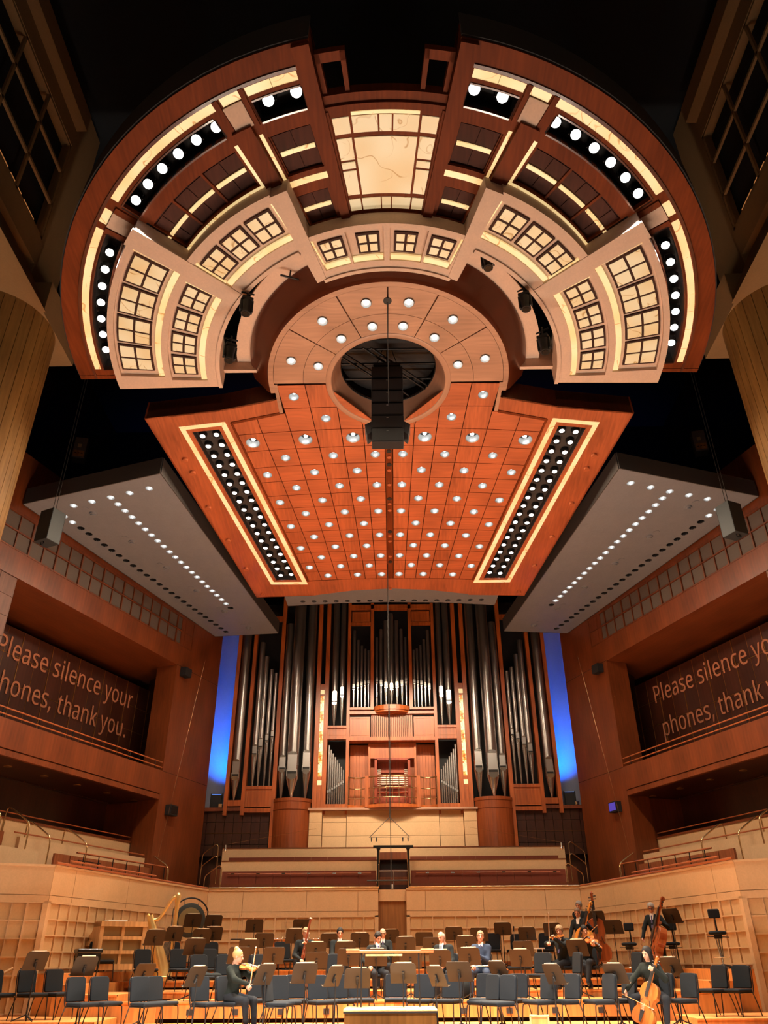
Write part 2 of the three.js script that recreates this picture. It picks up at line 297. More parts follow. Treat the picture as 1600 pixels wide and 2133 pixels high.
    // dark louvred coffers with a glowing bar between the two rows
    const coffer = (r0, r1, a0, a1, n, bar) => {
      mesh(g, 'louver_back', Q(r0, r1, a0, a1, 0.11, 0.13), M.louver);
      const d = (a1 - a0) / n, rm = (r0 + r1) / 2;
      for (let i = 0; i < n; i++) {
        const b0 = a0 + d * i, b1 = b0 + d, ga = 0.35, half = (b1 - b0) / 2;
        for (const [q0, q1] of [[r0 + 0.04, rm - 0.04], [rm + 0.04, r1 - 0.04]]) for (const [c0, c1] of [[b0 + ga, b0 + half - 0.12], [b0 + half + 0.12, b1 - ga]]) mesh(g, 'louver_panel', Q(q0, q1, c0, c1, 0.085, 0.11), M.louver);
        each(g, 'louver_frame', [Q(r0, r1, b0, b0 + 0.25, 0.05, 0.12), Q(r0, r1, b1 - 0.25, b1, 0.05, 0.12)], M.mahogany);
        mesh(g, 'light_bar', Q(rm - 0.03 + bar, rm + 0.03 + bar, b0 + ga * 1.6, b1 - ga * 1.6, 0.045, 0.085), M.onyxStrip);
      }
    };
    coffer(4.40, 5.00, 26.9, 51.0, 3, -0.02); coffer(4.32, 4.98, 12.6, 20.4, 1, 0); coffer(3.42, 3.97, 13.2, 21.4, 1, 0);
    const gold = (...q) => mesh(g, 'onyx_light_strip', Q(...q, -0.015, 0.02), M.onyxStrip);
    gold(4.2, 5.07, 25.75, 26.45); gold(4.33, 5.12, 51.2, 51.9); gold(4.2, 5.06, 20.95, 21.6); gold(4.14, 4.235, 12.4, 21.6); gold(3.3, 4.0, 21.75, 22.4); gold(3.25, 3.33, 12.6, 21.7);
    for (let i = 0; i < 4; i++) gold(4.26, 4.37, 26.5 + i * 6.2, 26.5 + i * 6.2 + 6.1);
    // lower beige rings with recessed coffers
    const holesA = [QH(4.29, 5.13, 53.6, 87.2), QH(3.49, 4.17, 55.0, 88.2)], holesB = [QH(3.49, 4.19, 25.0, 49.7)], holesC = [QH(2.76, 3.36, 0.9, 11.6), QH(2.76, 3.36, 12.3, 21.7)];
    mesh(g, 'plaster_ring', [
      Q(3.26, 5.24, 50.0, 91, LO, LO + 0.10, holesA), Q(3.26, 5.24, 50.0, 91, LO + 0.10, 0),
      Q(3.26, 4.33, 24.4, 50.0, LO, LO + 0.10, holesB), Q(3.26, 4.33, 24.4, 50.0, LO + 0.10, 0),
      Q(2.60, 3.44, 0, 24.0, LO, LO + 0.10, holesC), Q(2.60, 3.44, 0, 24.0, LO + 0.10, -0.02),
    ], M.beige);
    { const [x0, z0] = polar(4.30 * k, A(20.6)), [x1, z1] = polar(4.30 * k, A(24.6)), [x2, z2] = polar(2.62 * k, A(26.8)), [x3, z3] = polar(2.62 * k, A(23.0)); const p = [[x0, z0], [x1, z1], [x2, z2], [x3, z3]]; mesh(g, 'plaster_beam', prism(p, LO - 0.02, 0), M.beige); }
    mesh(g, 'plaster_beam', [Q(3.3, 5.28, 49.7, 53.6, LO - 0.02, LO + 0.02)], M.beige);
    mesh(g, 'plaster_rim', [Q(3.22, 3.29, 26, 91, LO - 0.05, 0.25), Q(2.57, 2.63, 0, 24, LO - 0.04, 0.15)], M.beige);
    mesh(g, 'inner_drum', Q(3.27, 3.33, 24, 91, 0, 0.9), M.beige);
    const win = (r0, r1, a0, a1) => {
      const y = LO + 0.055, f = mesh(g, 'onyx_window', Q(r0, r1, a0, a1, y, LO + 0.10), M.windowFrame), rm = (r0 + r1) / 2, am = (a0 + a1) / 2, gr = 0.036, ga = (0.036 / rm) * 180 / PI;
      for (const [q0, q1] of [[r0 + gr, rm - gr * 0.6], [rm + gr * 0.6, r1 - gr]]) for (const [c0, c1] of [[a0 + ga, am - ga * 0.6], [am + ga * 0.6, a1 - ga]]) mesh(f, 'light_pane', Q(q0, q1, c0, c1, y - 0.012, y), M.onyx);
    };
    for (let i = 0; i < 4; i++) { win(4.47, 5.08, 54.7 + 7.92 * i, 54.7 + 7.92 * i + 7.2); win(3.66, 4.12, 55.9 + 7.95 * i, 55.9 + 7.95 * i + 6.75); }
    for (let i = 0; i < 3; i++) win(3.655, 4.12, 26.5 + 7.95 * i, 26.5 + 7.95 * i + 6.95);
    win(2.895, 3.26, 12.9, 20.4); win(2.895, 3.26, 2.2, 9.0);
    const cove = (r0, r1, a0, a1, n) => { for (let i = 0; i < n; i++) { const d = (a1 - a0) / n; mesh(g, 'cove_light', Q(r0, r1, a0 + d * i + 0.05, a0 + d * (i + 1) - 0.05, LO + 0.03, LO + 0.09), M.onyxStrip); } };
    cove(4.295, 4.40, 54, 87, 3); cove(3.495, 3.60, 55.3, 88, 3); cove(3.495, 3.585, 25.3, 49.4, 3); cove(2.765, 2.85, 1.2, 11.4, 1); cove(2.765, 2.85, 12.5, 21.4, 1);
    cove(4.42, 5.12, 53.6, 54.1, 1); cove(3.62, 4.16, 55.0, 55.5, 1); cove(3.6, 4.18, 49.2, 49.7, 1); cove(3.6, 4.18, 25.0, 25.45, 1); cove(2.86, 3.34, 21.3, 21.7, 1);
    // pale soffit seen between this canopy and the round one
    mesh(g, 'inner_soffit', Q(2.3, 2.97, 27, 91, 0.3, 0.38), M.beige);
    mesh(g, 'inner_end', Q(2.5, 3.3, 88.5, 90, 0.0, 0.7), M.beige);
    // open bracket frames behind the middle
    mesh(g, 'bracket_frame', [Q(5.22, 5.85, 8.9, 9.6, 0.1, 0.3), Q(5.22, 5.85, 5.4, 6.1, 0.1, 0.3), Q(5.72, 5.85, 5.4, 9.6, 0.1, 0.3)], M.mahogany);
  }
  // middle: tall onyx window between the two ribs
  const S2 = (r0, r1, a0, a1, y0, y1) => S(r0, r1, a0, a1, y0, y1);
  mesh(g, 'middle_frame', [S2(3.42, 5.17, -9.7, 9.7, 0.03, 0.16)], M.mahogany);
  mesh(g, 'middle_crossbar', [S2(5.15, 5.3, -9.7, 9.7, 0.05, 0.35), S2(3.34, 3.44, -9.7, 9.7, -0.02, 0.1)], M.mahogany);
  mesh(g, 'middle_moulding', [S2(5.06, 5.16, -9.7, 9.7, -0.01, 0.05), S2(3.42, 5.1, -9.75, -9.3, -0.04, 0.05), S2(3.42, 5.1, 9.3, 9.75, -0.04, 0.05)], M.mahogany);
  const cell = (r0, r1, a0, a1) => mesh(g, 'onyx_light_pane', S2(r0, r1, a0, a1, 0.005, 0.03), M.onyx);
  for (const s of [-1, 1]) {
    const c = (r0, r1, a0, a1) => cell(r0, r1, Math.min(s * a0, s * a1), Math.max(s * a0, s * a1));
    c(4.74, 4.98, 6.15, 9.0); c(4.74, 4.98, 1.35, 5.7); c(4.34, 4.67, 6.2, 9.0); c(4.2, 4.30, 6.25, 9.05); c(3.77, 4.16, 6.3, 9.1); c(3.50, 3.69, 6.4, 9.2); c(3.50, 3.69, 1.4, 6.0);
    mesh(g, 'onyx_light_strip', S2(3.25, 3.325, s < 0 ? -10.8 : 1.0, s < 0 ? -1.0 : 10.8, -0.06, -0.03), M.onyxStrip);
  }
  cell(4.74, 4.98, -1.05, 1.05); cell(3.50, 3.69, -1.1, 1.1); cell(3.76, 4.66, -5.75, 5.75); mesh(g, 'onyx_light_strip', S2(5.0, 5.045, -5.7, 5.7, 0.0, 0.03), M.onyxStrip);
}

// ================================================================ THE KEYHOLE: round and fan-shaped wooden canopy with downlights
{
  const g = thing('keyhole_canopy', 'orange tiled canopy with round end, downlights and two long lamp troughs', 'canopy', [0, E + 13, -15.56]);
  g.rotation.x = Math.atan(-0.1248);
  const f = 1.0078, Z = (v) => -(v - 15.56) * f, P = (x, v) => [x, Z(v)], r1 = 3.11, ro = 1.47;
  const arc = (r, a0, a1, n) => Array.from({ length: n + 1 }, (_, i) => polar(r, a0 + (a1 - a0) * i / n));
  // top slab, fascias and flared drum
  const outline = [P(-3.0, 16.1), P(-4.55, 16.47), P(-6.68, 16.76), P(-4.97, 26.14), P(-2.88, 26.05), P(-1.4, 25.72), P(0, 25.6), P(1.4, 25.72), P(2.88, 26.05), P(4.97, 26.14), P(6.68, 16.76), P(4.55, 16.47), P(3.0, 16.1), ...arc(r1 - 0.03, 95, -95, 40)];
  const holesTop = [circle(0, 0, ro + 0.02, 40)];
  mesh(g, 'top_slab', prism(outline, 0.26, 0.55, holesTop), M.darkMahogany);
  for (const s of [-1, 1]) {
    const edge = [[3.05, 16.1], [4.55, 16.47], [6.68, 16.76], [4.97, 26.14], [2.88, 26.05]];
    for (let i = 0; i < 4; i++) { const [x0, v0] = edge[i], [x1, v1] = edge[i + 1], q = [P(s * x0, v0), P(s * x1, v1)], dx = q[1][0] - q[0][0], dz = q[1][1] - q[0][1], L = Math.hypot(dx, dz), nx = dz / L * 0.05, nz = -dx / L * 0.05; const sg = (nx * s > 0 || (i > 2)) ? 1 : -1; mesh(g, 'fascia', prism([q[0], q[1], [q[1][0] - sg * nx, q[1][1] - sg * nz], [q[0][0] - sg * nx, q[0][1] - sg * nz]], -0.02, 0.6), i < 2 ? M.darkMahogany : M.orangeBorder); }
  }
  mesh(g, 'flared_drum', lathe([[r1, -0.02], [r1 + 0.1, 0.05], [r1 + 0.5, 0.6], [r1 + 0.52, 0.7]], 64, -PI / 2 - 0.1, PI + 0.2), M.darkMahogany);
  mesh(g, 'round_rim', sector(2.98, r1, -96, 96, -0.02, 0.1), M.sapele);
  for (const [q0, q1] of [[1.62, 2.2], [2.21, 2.97]]) for (const [a0, a1] of [[-90, -53.5], [-53.2, -23.7], [-23.4, 0], [0.3, 23.4], [23.7, 53.2], [53.5, 90]]) mesh(g, 'round_panel', sector(q0, q1, a0 + 0.2, a1 - 0.2, -0.012, 0.05, q0 > 2 ? [] : [], 2), M.sapele);
  mesh(g, 'round_backing', sector(1.62, 2.99, -90, 90, 0.05, 0.08), M.seam);
  mesh(g, 'oculus_collar', lathe([[1.63, -0.012], [1.62, -0.03], [1.50, -0.035], [1.47, -0.01], [1.40, 0.2], [1.27, 0.5], [1.25, 0.62]], 48), M.sapele);
  mesh(g, 'oculus_lid', cyl(1.3, 1.3, 0.05, 0, 1.0, 0, 40), M.black);
  const rig = [];
  for (const s of [-1, 1]) for (const q of [0.35, 0.55]) { rig.push(rod([s * q - 1.0, 0.55, 0.7], [s * q + 0.9, 0.55, -1.0], 0.03, 0.03, 6)); }
  rig.push(rod([-1.3, 0.6, 0.1], [1.3, 0.6, 0.1], 0.035, 0.035, 6), rod([-1.25, 0.62, -0.45], [1.25, 0.62, -0.45], 0.035, 0.035, 6), rod([-1.1, 0.6, 0.6], [1.1, 0.6, 0.6], 0.03, 0.03, 6));
  const ringRig = new THREE.TorusGeometry(1.27, 0.035, 6, 40); ringRig.rotateX(PI / 2); ringRig.translate(0, 0.58, 0); rig.push(ringRig);
  mesh(g, 'rigging_frame', rig, M.standBlack);
  // orange tiles, each a piece of its own, with holes where a downlight sits
  const X0 = [0.11, 0.71, 1.32, 2.02, 2.71, 3.50, 4.25], X1 = [0.11, 0.51, 0.92, 1.43, 1.95, 2.52, 3.0], rowsV = [15.58, 16.41, 17.24, 17.96, 18.68, 19.36, 20.04, 20.68, 21.31, 21.96, 22.60, 23.18, 23.79, 24.37, 24.93];
  const xi = (i, v) => X0[i] + (X1[i] - X0[i]) * (v - 17.5) / 7, bow = (v, x) => v + 0.0125 * x * x * (v > 16.9 ? 1 : 0.35);
  const lampGeo = {}, tileMats = [M.orange, M.orange2, M.orange];
  const canG = (r) => lampGeo[r] || (lampGeo[r] = [lathe([[r * 1.1, -0.022], [r * 1.04, -0.02], [r, -0.012], [r * 0.98, 0.0], [r * 0.94, 0.2]], 20), new THREE.SphereGeometry(r * 0.3, 12, 8), cyl(r * 0.95, r * 0.95, 0.01, 0, 0.205, 0, 16)]);
  let count = 0;
  const downlight = (x, v, r, lit = 1, col = LIGHT.downlight) => {
    const d = mesh(g, 'downlight', canG(r)[0], lit > 0 ? M.can : M.canBlack); d.position.set(x, 0, Z(v));
    const b = mesh(d, 'lamp_bulb', canG(r)[1], M.bulb); b.position.set(0, 0.13, 0); mesh(d, 'baffle', canG(r)[2], M.canBlack);
    LAMPS.push(v > 23.7 ? [g, [x, -0.06, Z(v)], [x * 0.7, -4.2, Z(v) - 8], LIGHT.organ, 24, WARM] : [g, [x, -0.06, Z(v)], [x, -12, Z(v) + 0.8], col, 31, WARM]); count++;
  };
  const g0 = 0.011;
  for (let j = 0; j < 14; j++) for (let i = 0; i < 6; i++) {
    if (j < 1 && i > 3) continue;
    for (const s of [-1, 1]) {
      const va = rowsV[j] + g0, vb = rowsV[j + 1] - g0, top = (j === 1 && i > 3) ? Math.max(va, 16.62 + 0.17 * (i - 4)) : va;
      const edgePts = [], N = 6;
      const pt = (a, b) => { const v0 = top + (vb - top) * b, xa = xi(i, v0) + g0, xb = xi(i + 1, v0) - g0, x = xa + (xb - xa) * a; let p = [s * x, Z(bow(v0, x))]; const rr = Math.hypot(p[0], p[1]); if (rr < 1.64) p = [p[0] * 1.64 / rr, p[1] * 1.64 / rr]; return p; };
      for (let q = 0; q < N; q++) edgePts.push(pt(q / N, 0)); for (let q = 0; q < N; q++) edgePts.push(pt(1, q / N)); for (let q = 0; q < N; q++) edgePts.push(pt(1 - q / N, 1)); for (let q = 0; q < N; q++) edgePts.push(pt(0, 1 - q / N));
      let area = 0; for (let q = 0; q < edgePts.length; q++) { const a = edgePts[q], b = edgePts[(q + 1) % edgePts.length]; area += a[0] * b[1] - a[1] * b[0]; }
      if (Math.abs(area) < 0.05) continue;
      const vm = (rowsV[j] + rowsV[j + 1]) / 2, xm = (xi(i, vm) + xi(i + 1, vm)) / 2, has = (j === 0 && i === 3) || (j === 1 && i === 2) || (j > 1 && (j % 2 === 0 ? i % 2 === 1 : i % 2 === 0));
      const r = j === 2 ? 0.185 : 0.128, vc = bow(vm, xm);
      const ring = area < 0 ? edgePts : edgePts.slice().reverse();
      mesh(g, 'tile', prism(ring, -0.014, 0.016, has ? [circle(s * xm, Z(vc), r * 1.02, 14)] : []), tileMats[(i * 5 + j * 3 + (s > 0)) % 3]);
      if (has) downlight(s * xm, vc, r);
    }
  }
  mesh(g, 'tile_backing', prism([P(-4.3, 16.95), P(-2.95, 16.6), P(-2.97, 15.56), ...arc(1.63, -90, -270, 24), P(2.97, 15.56), P(2.95, 16.6), P(4.3, 16.95), P(2.95, 25.05), P(0, 24.95), P(-2.95, 25.05)], 0.225, 0.24), M.seam);
  mesh(g, 'middle_strip', bb(-0.10, 0.10, -0.02, 0.016, Z(17.1), Z(24.95)), M.mahogany);
  for (const v of [18.19, 18.77, 20.37, 22.1, 23.86]) mesh(g, 'strip_port', cyl(0.075, 0.075, 0.02, 0, -0.025, Z(v), 14), M.canBlack);
  for (const v of [18.44, 19.01, 19.68, 20.61, 20.94, 22.31, 22.62, 23.52, 25.9 - 0.3]) mesh(g, 'strip_button', cyl(0.06, 0.06, 0.03, 0, -0.03, Z(v), 14), M.orangeBorder);
  for (const s of [-1, 1]) mesh(g, 'side_strip', prism((s < 0 ? (q) => q.reverse() : (q) => q)([P(s * 2.90, 15.58), P(s * 2.99, 15.58), P(s * 2.96, 16.62), P(s * 2.86, 16.62)]), -0.025, 0.03), M.sapele);
  // round end lamps
  for (const s of [-1, 1]) for (const [x, v] of [[0.5, 13.05], [0.37, 13.73], [1.56, 13.55], [1.14, 14.09], [2.44, 14.77], [1.77, 14.96]]) {
    const d = mesh(g, 'downlight', lathe([[0.13, -0.035], [0.125, -0.05], [0.11, -0.05], [0.1, -0.02], [0.05, -0.014], [0.001, -0.014]], 20), M.can); d.position.set(s * x, 0, Z(v));
    const b = mesh(d, 'lamp_bulb', sph(0.045, 0, 0, 0, 12), M.bulb); b.position.set(0, -0.03, 0);
    LAMPS.push([g, [s * x, -0.1, Z(v)], [s * x * 1.2, -12, Z(v) - 2], LIGHT.ringDown, 38, WARM]);
  }
  mesh(g, 'ring_port', cyl(0.1, 0.1, 0.02, 0, -0.02, Z(13.0), 14), M.canBlack);
  // wooden borders with the two long lamp troughs, edged by glowing onyx
  const orient = (q) => { let a = 0; for (let i = 0; i < q.length; i++) { const p = q[i], n = q[(i + 1) % q.length]; a += p[0] * n[1] - p[1] * n[0]; } return a < 0 ? q : q.slice().reverse(); };
  for (const s of [-1, 1]) {
    const q = (x, v) => P(s * x, v);
    const tr = [q(5.49, 17.32), q(4.71, 17.22), q(3.345, 24.99), q(4.10, 25.0)];
    mesh(g, 'wood_border', prism(orient([q(2.97, 16.12), q(4.55, 16.47), q(6.68, 16.76), q(4.97, 26.14), q(2.9, 26.05), q(2.92, 25.07), q(4.30, 17.0), q(2.96, 16.66)]), -0.02, 0.05, [tr]), M.orangeBorder);
    mesh(g, 'border_moulding', [prism(orient([q(4.30, 16.98), q(4.36, 16.96), q(2.99, 25.07), q(2.93, 25.07)]), -0.045, -0.02), prism(orient([q(2.96, 16.58), q(2.96, 16.66), q(4.3, 17.0), q(4.34, 16.93)]), -0.045, -0.02)], M.mahogany);
    const ringA = [q(5.81, 17.10), q(4.50, 16.92), q(2.99, 25.25), q(4.31, 25.24)], ringB = [q(5.65, 17.21), q(4.62, 17.06), q(3.165, 25.10), q(4.2, 25.10)];
    for (let i = 0; i < 4; i++) {
      const n = i % 2 ? 8 : 1, lerp = (a, b, t) => [a[0] + (b[0] - a[0]) * t, a[1] + (b[1] - a[1]) * t], A0 = ringA[i], A1 = ringA[(i + 1) % 4], B0 = ringB[i], B1 = ringB[(i + 1) % 4];
      for (let w = 0; w < n; w++) mesh(g, 'onyx_light_strip', prism(orient([lerp(A0, A1, w / n), lerp(A0, A1, (w + 0.99) / n), lerp(B0, B1, (w + 0.99) / n), lerp(B0, B1, w / n)]), -0.035, -0.01), M.onyxStrip);
    }
    mesh(g, 'lamp_trough', [prism(orient(tr), 0.20, 0.22), ...[0, 1, 2, 3].map((i) => { const a = tr[i], b = tr[(i + 1) % 4], cx = (tr[0][0] + tr[2][0]) / 2, cz = (tr[0][1] + tr[2][1]) / 2, o = (p) => [p[0] + (p[0] - cx) * 0.02, p[1] + (p[1] - cz) * 0.004]; return prism(orient([a, b, o(b), o(a)]), 0.0, 0.21); })], M.greyDark);
    for (let i = 0; i < 18; i++) for (const c of [0, 1]) {
      const t = i / 17, v = 17.58 + (24.80 - 17.58) * t, x = (c ? 4.86 : 5.26) + ((c ? 3.54 : 3.92) - (c ? 4.86 : 5.26)) * t, [px, pz] = q(x, v - (c ? 0.05 : 0));
      const l = mesh(g, 'trough_lamp', [cyl(0.115, 0.125, 0.1, 0, 0.05, 0, 14), cyl(0.13, 0.13, 0.015, 0, 0.0, 0, 14, true)], M.black); l.position.set(px, 0.07, pz);
      mesh(l, 'lamp_lens', lathe([[0.001, -0.006], [0.04, -0.005], [0.074, 0.0]], 14), M.lens);
    }
    for (const [x, v] of [[5.93, 18.43], [5.83, 19.01], [5.69, 20.68], [5.37, 22.45], [5.04, 24.16], [4.71, 25.89]]) { const [px, pz] = q(x, v); mesh(g, 'ceiling_button', cyl(0.085, 0.085, 0.09, px, -0.065, pz, 16), M.orangeBorder); }
    // the trough's light
    const l = new THREE.RectAreaLight(WARM, LIGHT.trough, 0.5, 7.4); g.updateMatrixWorld(true);
    const c0 = q(4.4, 21.15), wp = g.localToWorld(V3(c0[0], -0.05, c0[1])), w2 = g.localToWorld(V3(q(4.4 - 0.19, 22.15)[0], -0.05, q(4.2, 22.15)[1]));
    l.name = 'trough_light'; l.position.copy(wp); const yAxis = w2.clone().sub(wp).normalize(), zAxis = V3(0, 1, 0.12).normalize(), xAxis = V3().crossVectors(yAxis, zAxis).normalize(); zAxis.crossVectors(xAxis, yAxis); l.setRotationFromMatrix(new THREE.Matrix4().makeBasis(xAxis, yAxis, zAxis)); scene.add(l);
  }
  mesh(g, 'rear_border', prism(orient([P(-2.92, 25.07), P(-1.5, 24.96), P(0, 24.93), P(1.5, 24.96), P(2.92, 25.07), P(2.9, 26.05), P(1.4, 25.72), P(0, 25.6), P(-1.4, 25.72), P(-2.9, 26.05)]), -0.02, 0.05), M.orangeBorder);
}

// ================================================================ THE GREY CANOPIES over the sides and in front of the organ
{
  const slope = Math.atan(-0.025), f = 1.0003;
  for (const s of [-1, 1]) {
    const g = thing('grey_canopy', s < 0 ? 'flat grey side canopy with rows of round holes, on the left' : 'flat grey side canopy with rows of round holes, on the right', 'canopy', [0, E + 12, -30.7], 0, 'grey side canopies');
    g.rotation.x = slope;
    const P = (x, d) => [s * x, -(d - 30.7) * f];
    const corners = [P(6.68, 18.7), P(11.33, 20.28), P(7.5, 30.9), P(4.79, 30.62)], holes = [], cans = [];
    for (let i = 0; i < 22; i++) cans.push([8.52 - (8.52 - 6.33) * i / 21, 19.95 + (28.04 - 19.95) * i / 21, i < 21]);
    for (const [x, d] of [[7.21, 19.47], [7.87, 19.71], [9.17, 20.17], [9.82, 20.40]]) cans.push([x, d, true]);
    for (let i = 0; i < 26; i++) cans.push([10.34 - (10.34 - 6.96) * i / 25, 21.01 + (30.41 - 21.01) * i / 25, i < 2]);
    for (const [x, d] of cans) holes.push(circle(...P(x, d), 0.118, 14));
    mesh(g, 'soffit', prism(corners, 0, 0.05, holes), M.grey);
    mesh(g, 'slab', prism(corners, 0.2, 0.57), M.greyDark);
    const ed = (a, b, t) => { const dx = b[0] - a[0], dz = b[1] - a[1], L = Math.hypot(dx, dz), nx = -dz / L * t, nz = dx / L * t; return prism([a, b, [b[0] + nx, b[1] + nz], [a[0] + nx, a[1] + nz]], 0, 0.57); };
    for (let i = 0; i < 4; i++) mesh(g, 'edge_band', ed(corners[i], corners[(i + 1) % 4], s * 0.03), i === 3 ? M.greyDark : M.greyDark);
    const geo = lathe([[0.118, 0.0], [0.115, 0.05], [0.11, 0.17]], 14), lid = cyl(0.112, 0.112, 0.01, 0, 0.175, 0, 14);
    for (const [x, d, lit] of cans) {
      const [px, pz] = P(x, d), c = mesh(g, lit ? 'downlight' : 'round_port', geo, lit ? M.can : M.canBlack); c.position.set(px, 0, pz); mesh(c, 'baffle', lid, M.canBlack);
      if (lit) { const b = mesh(c, 'lamp_bulb', new THREE.SphereGeometry(0.035, 10, 7), M.bulb); b.position.set(0, 0.12, 0); LAMPS.push([g, [px, -0.05, pz], [px * 0.8, -12, pz + 1], LIGHT.greyDown, 34, WHITE]); }
    }
    for (const [x, d] of [[9.36, 20.85], [8.66, 22.68], [7.99, 24.59], [7.31, 26.46], [6.62, 28.33], [5.94, 30.0]]) { const [px, pz] = P(x, d); mesh(g, 'smoke_detector', [cyl(0.11, 0.13, 0.05, px, -0.025, pz, 14), cyl(0.07, 0.08, 0.04, px, -0.07, pz, 12)], M.grey); const [qx, qz] = P(x + 0.16, d - 0.28); mesh(g, 'sprinkler_ring', cyl(0.11, 0.11, 0.012, qx, -0.006, qz, 14), M.grey); }
  }
  const g = thing('narrow_grey_canopy', 'narrow grey canopy with one row of round holes above the organ', 'canopy', [0, E + 12.1, -28]);
  const holes = [], n = 17;
  for (let i = 0; i < n; i++) holes.push(circle(-3.42 + 6.95 * i / (n - 1), 0.45 + 0.0 * i, 0.1, 14));
  const outline = [[-4.1, 2.2], [-4.05, 0.0], [-2, 0.22], [0, 0.3], [2, 0.2], [4.1, -0.1], [4.2, 2.2]];
  mesh(g, 'soffit', prism(outline.slice().reverse(), 0, 0.05, holes), M.grey);
  mesh(g, 'slab', prism(outline.slice().reverse(), 0.12, 0.45), M.greyDark);
  mesh(g, 'edge_band', outline.slice(1, 6).slice(0, -1).map((p, i) => { const q = outline[i + 2]; return prism([p, q, [q[0], q[1] + 0.03], [p[0], p[1] + 0.03]], 0, 0.45); }), M.grey);
  for (const h of holes) { const cx = h.reduce((a, p) => a + p[0], 0) / h.length; const c = mesh(g, 'round_port', lathe([[0.1, 0.0], [0.095, 0.1], [0.001, 0.11]], 14), M.canBlack); c.position.set(cx, 0, 0.45); }
}
for (const [g, a, b, cd, ang, col] of LAMPS) {
  g.updateMatrixWorld(true);
  const p = g.localToWorld(V3(...a)), t = g.localToWorld(V3(...b)); spot(scene, p.x, p.y, p.z, t.x, t.y, t.z, cd, ang, col);
}

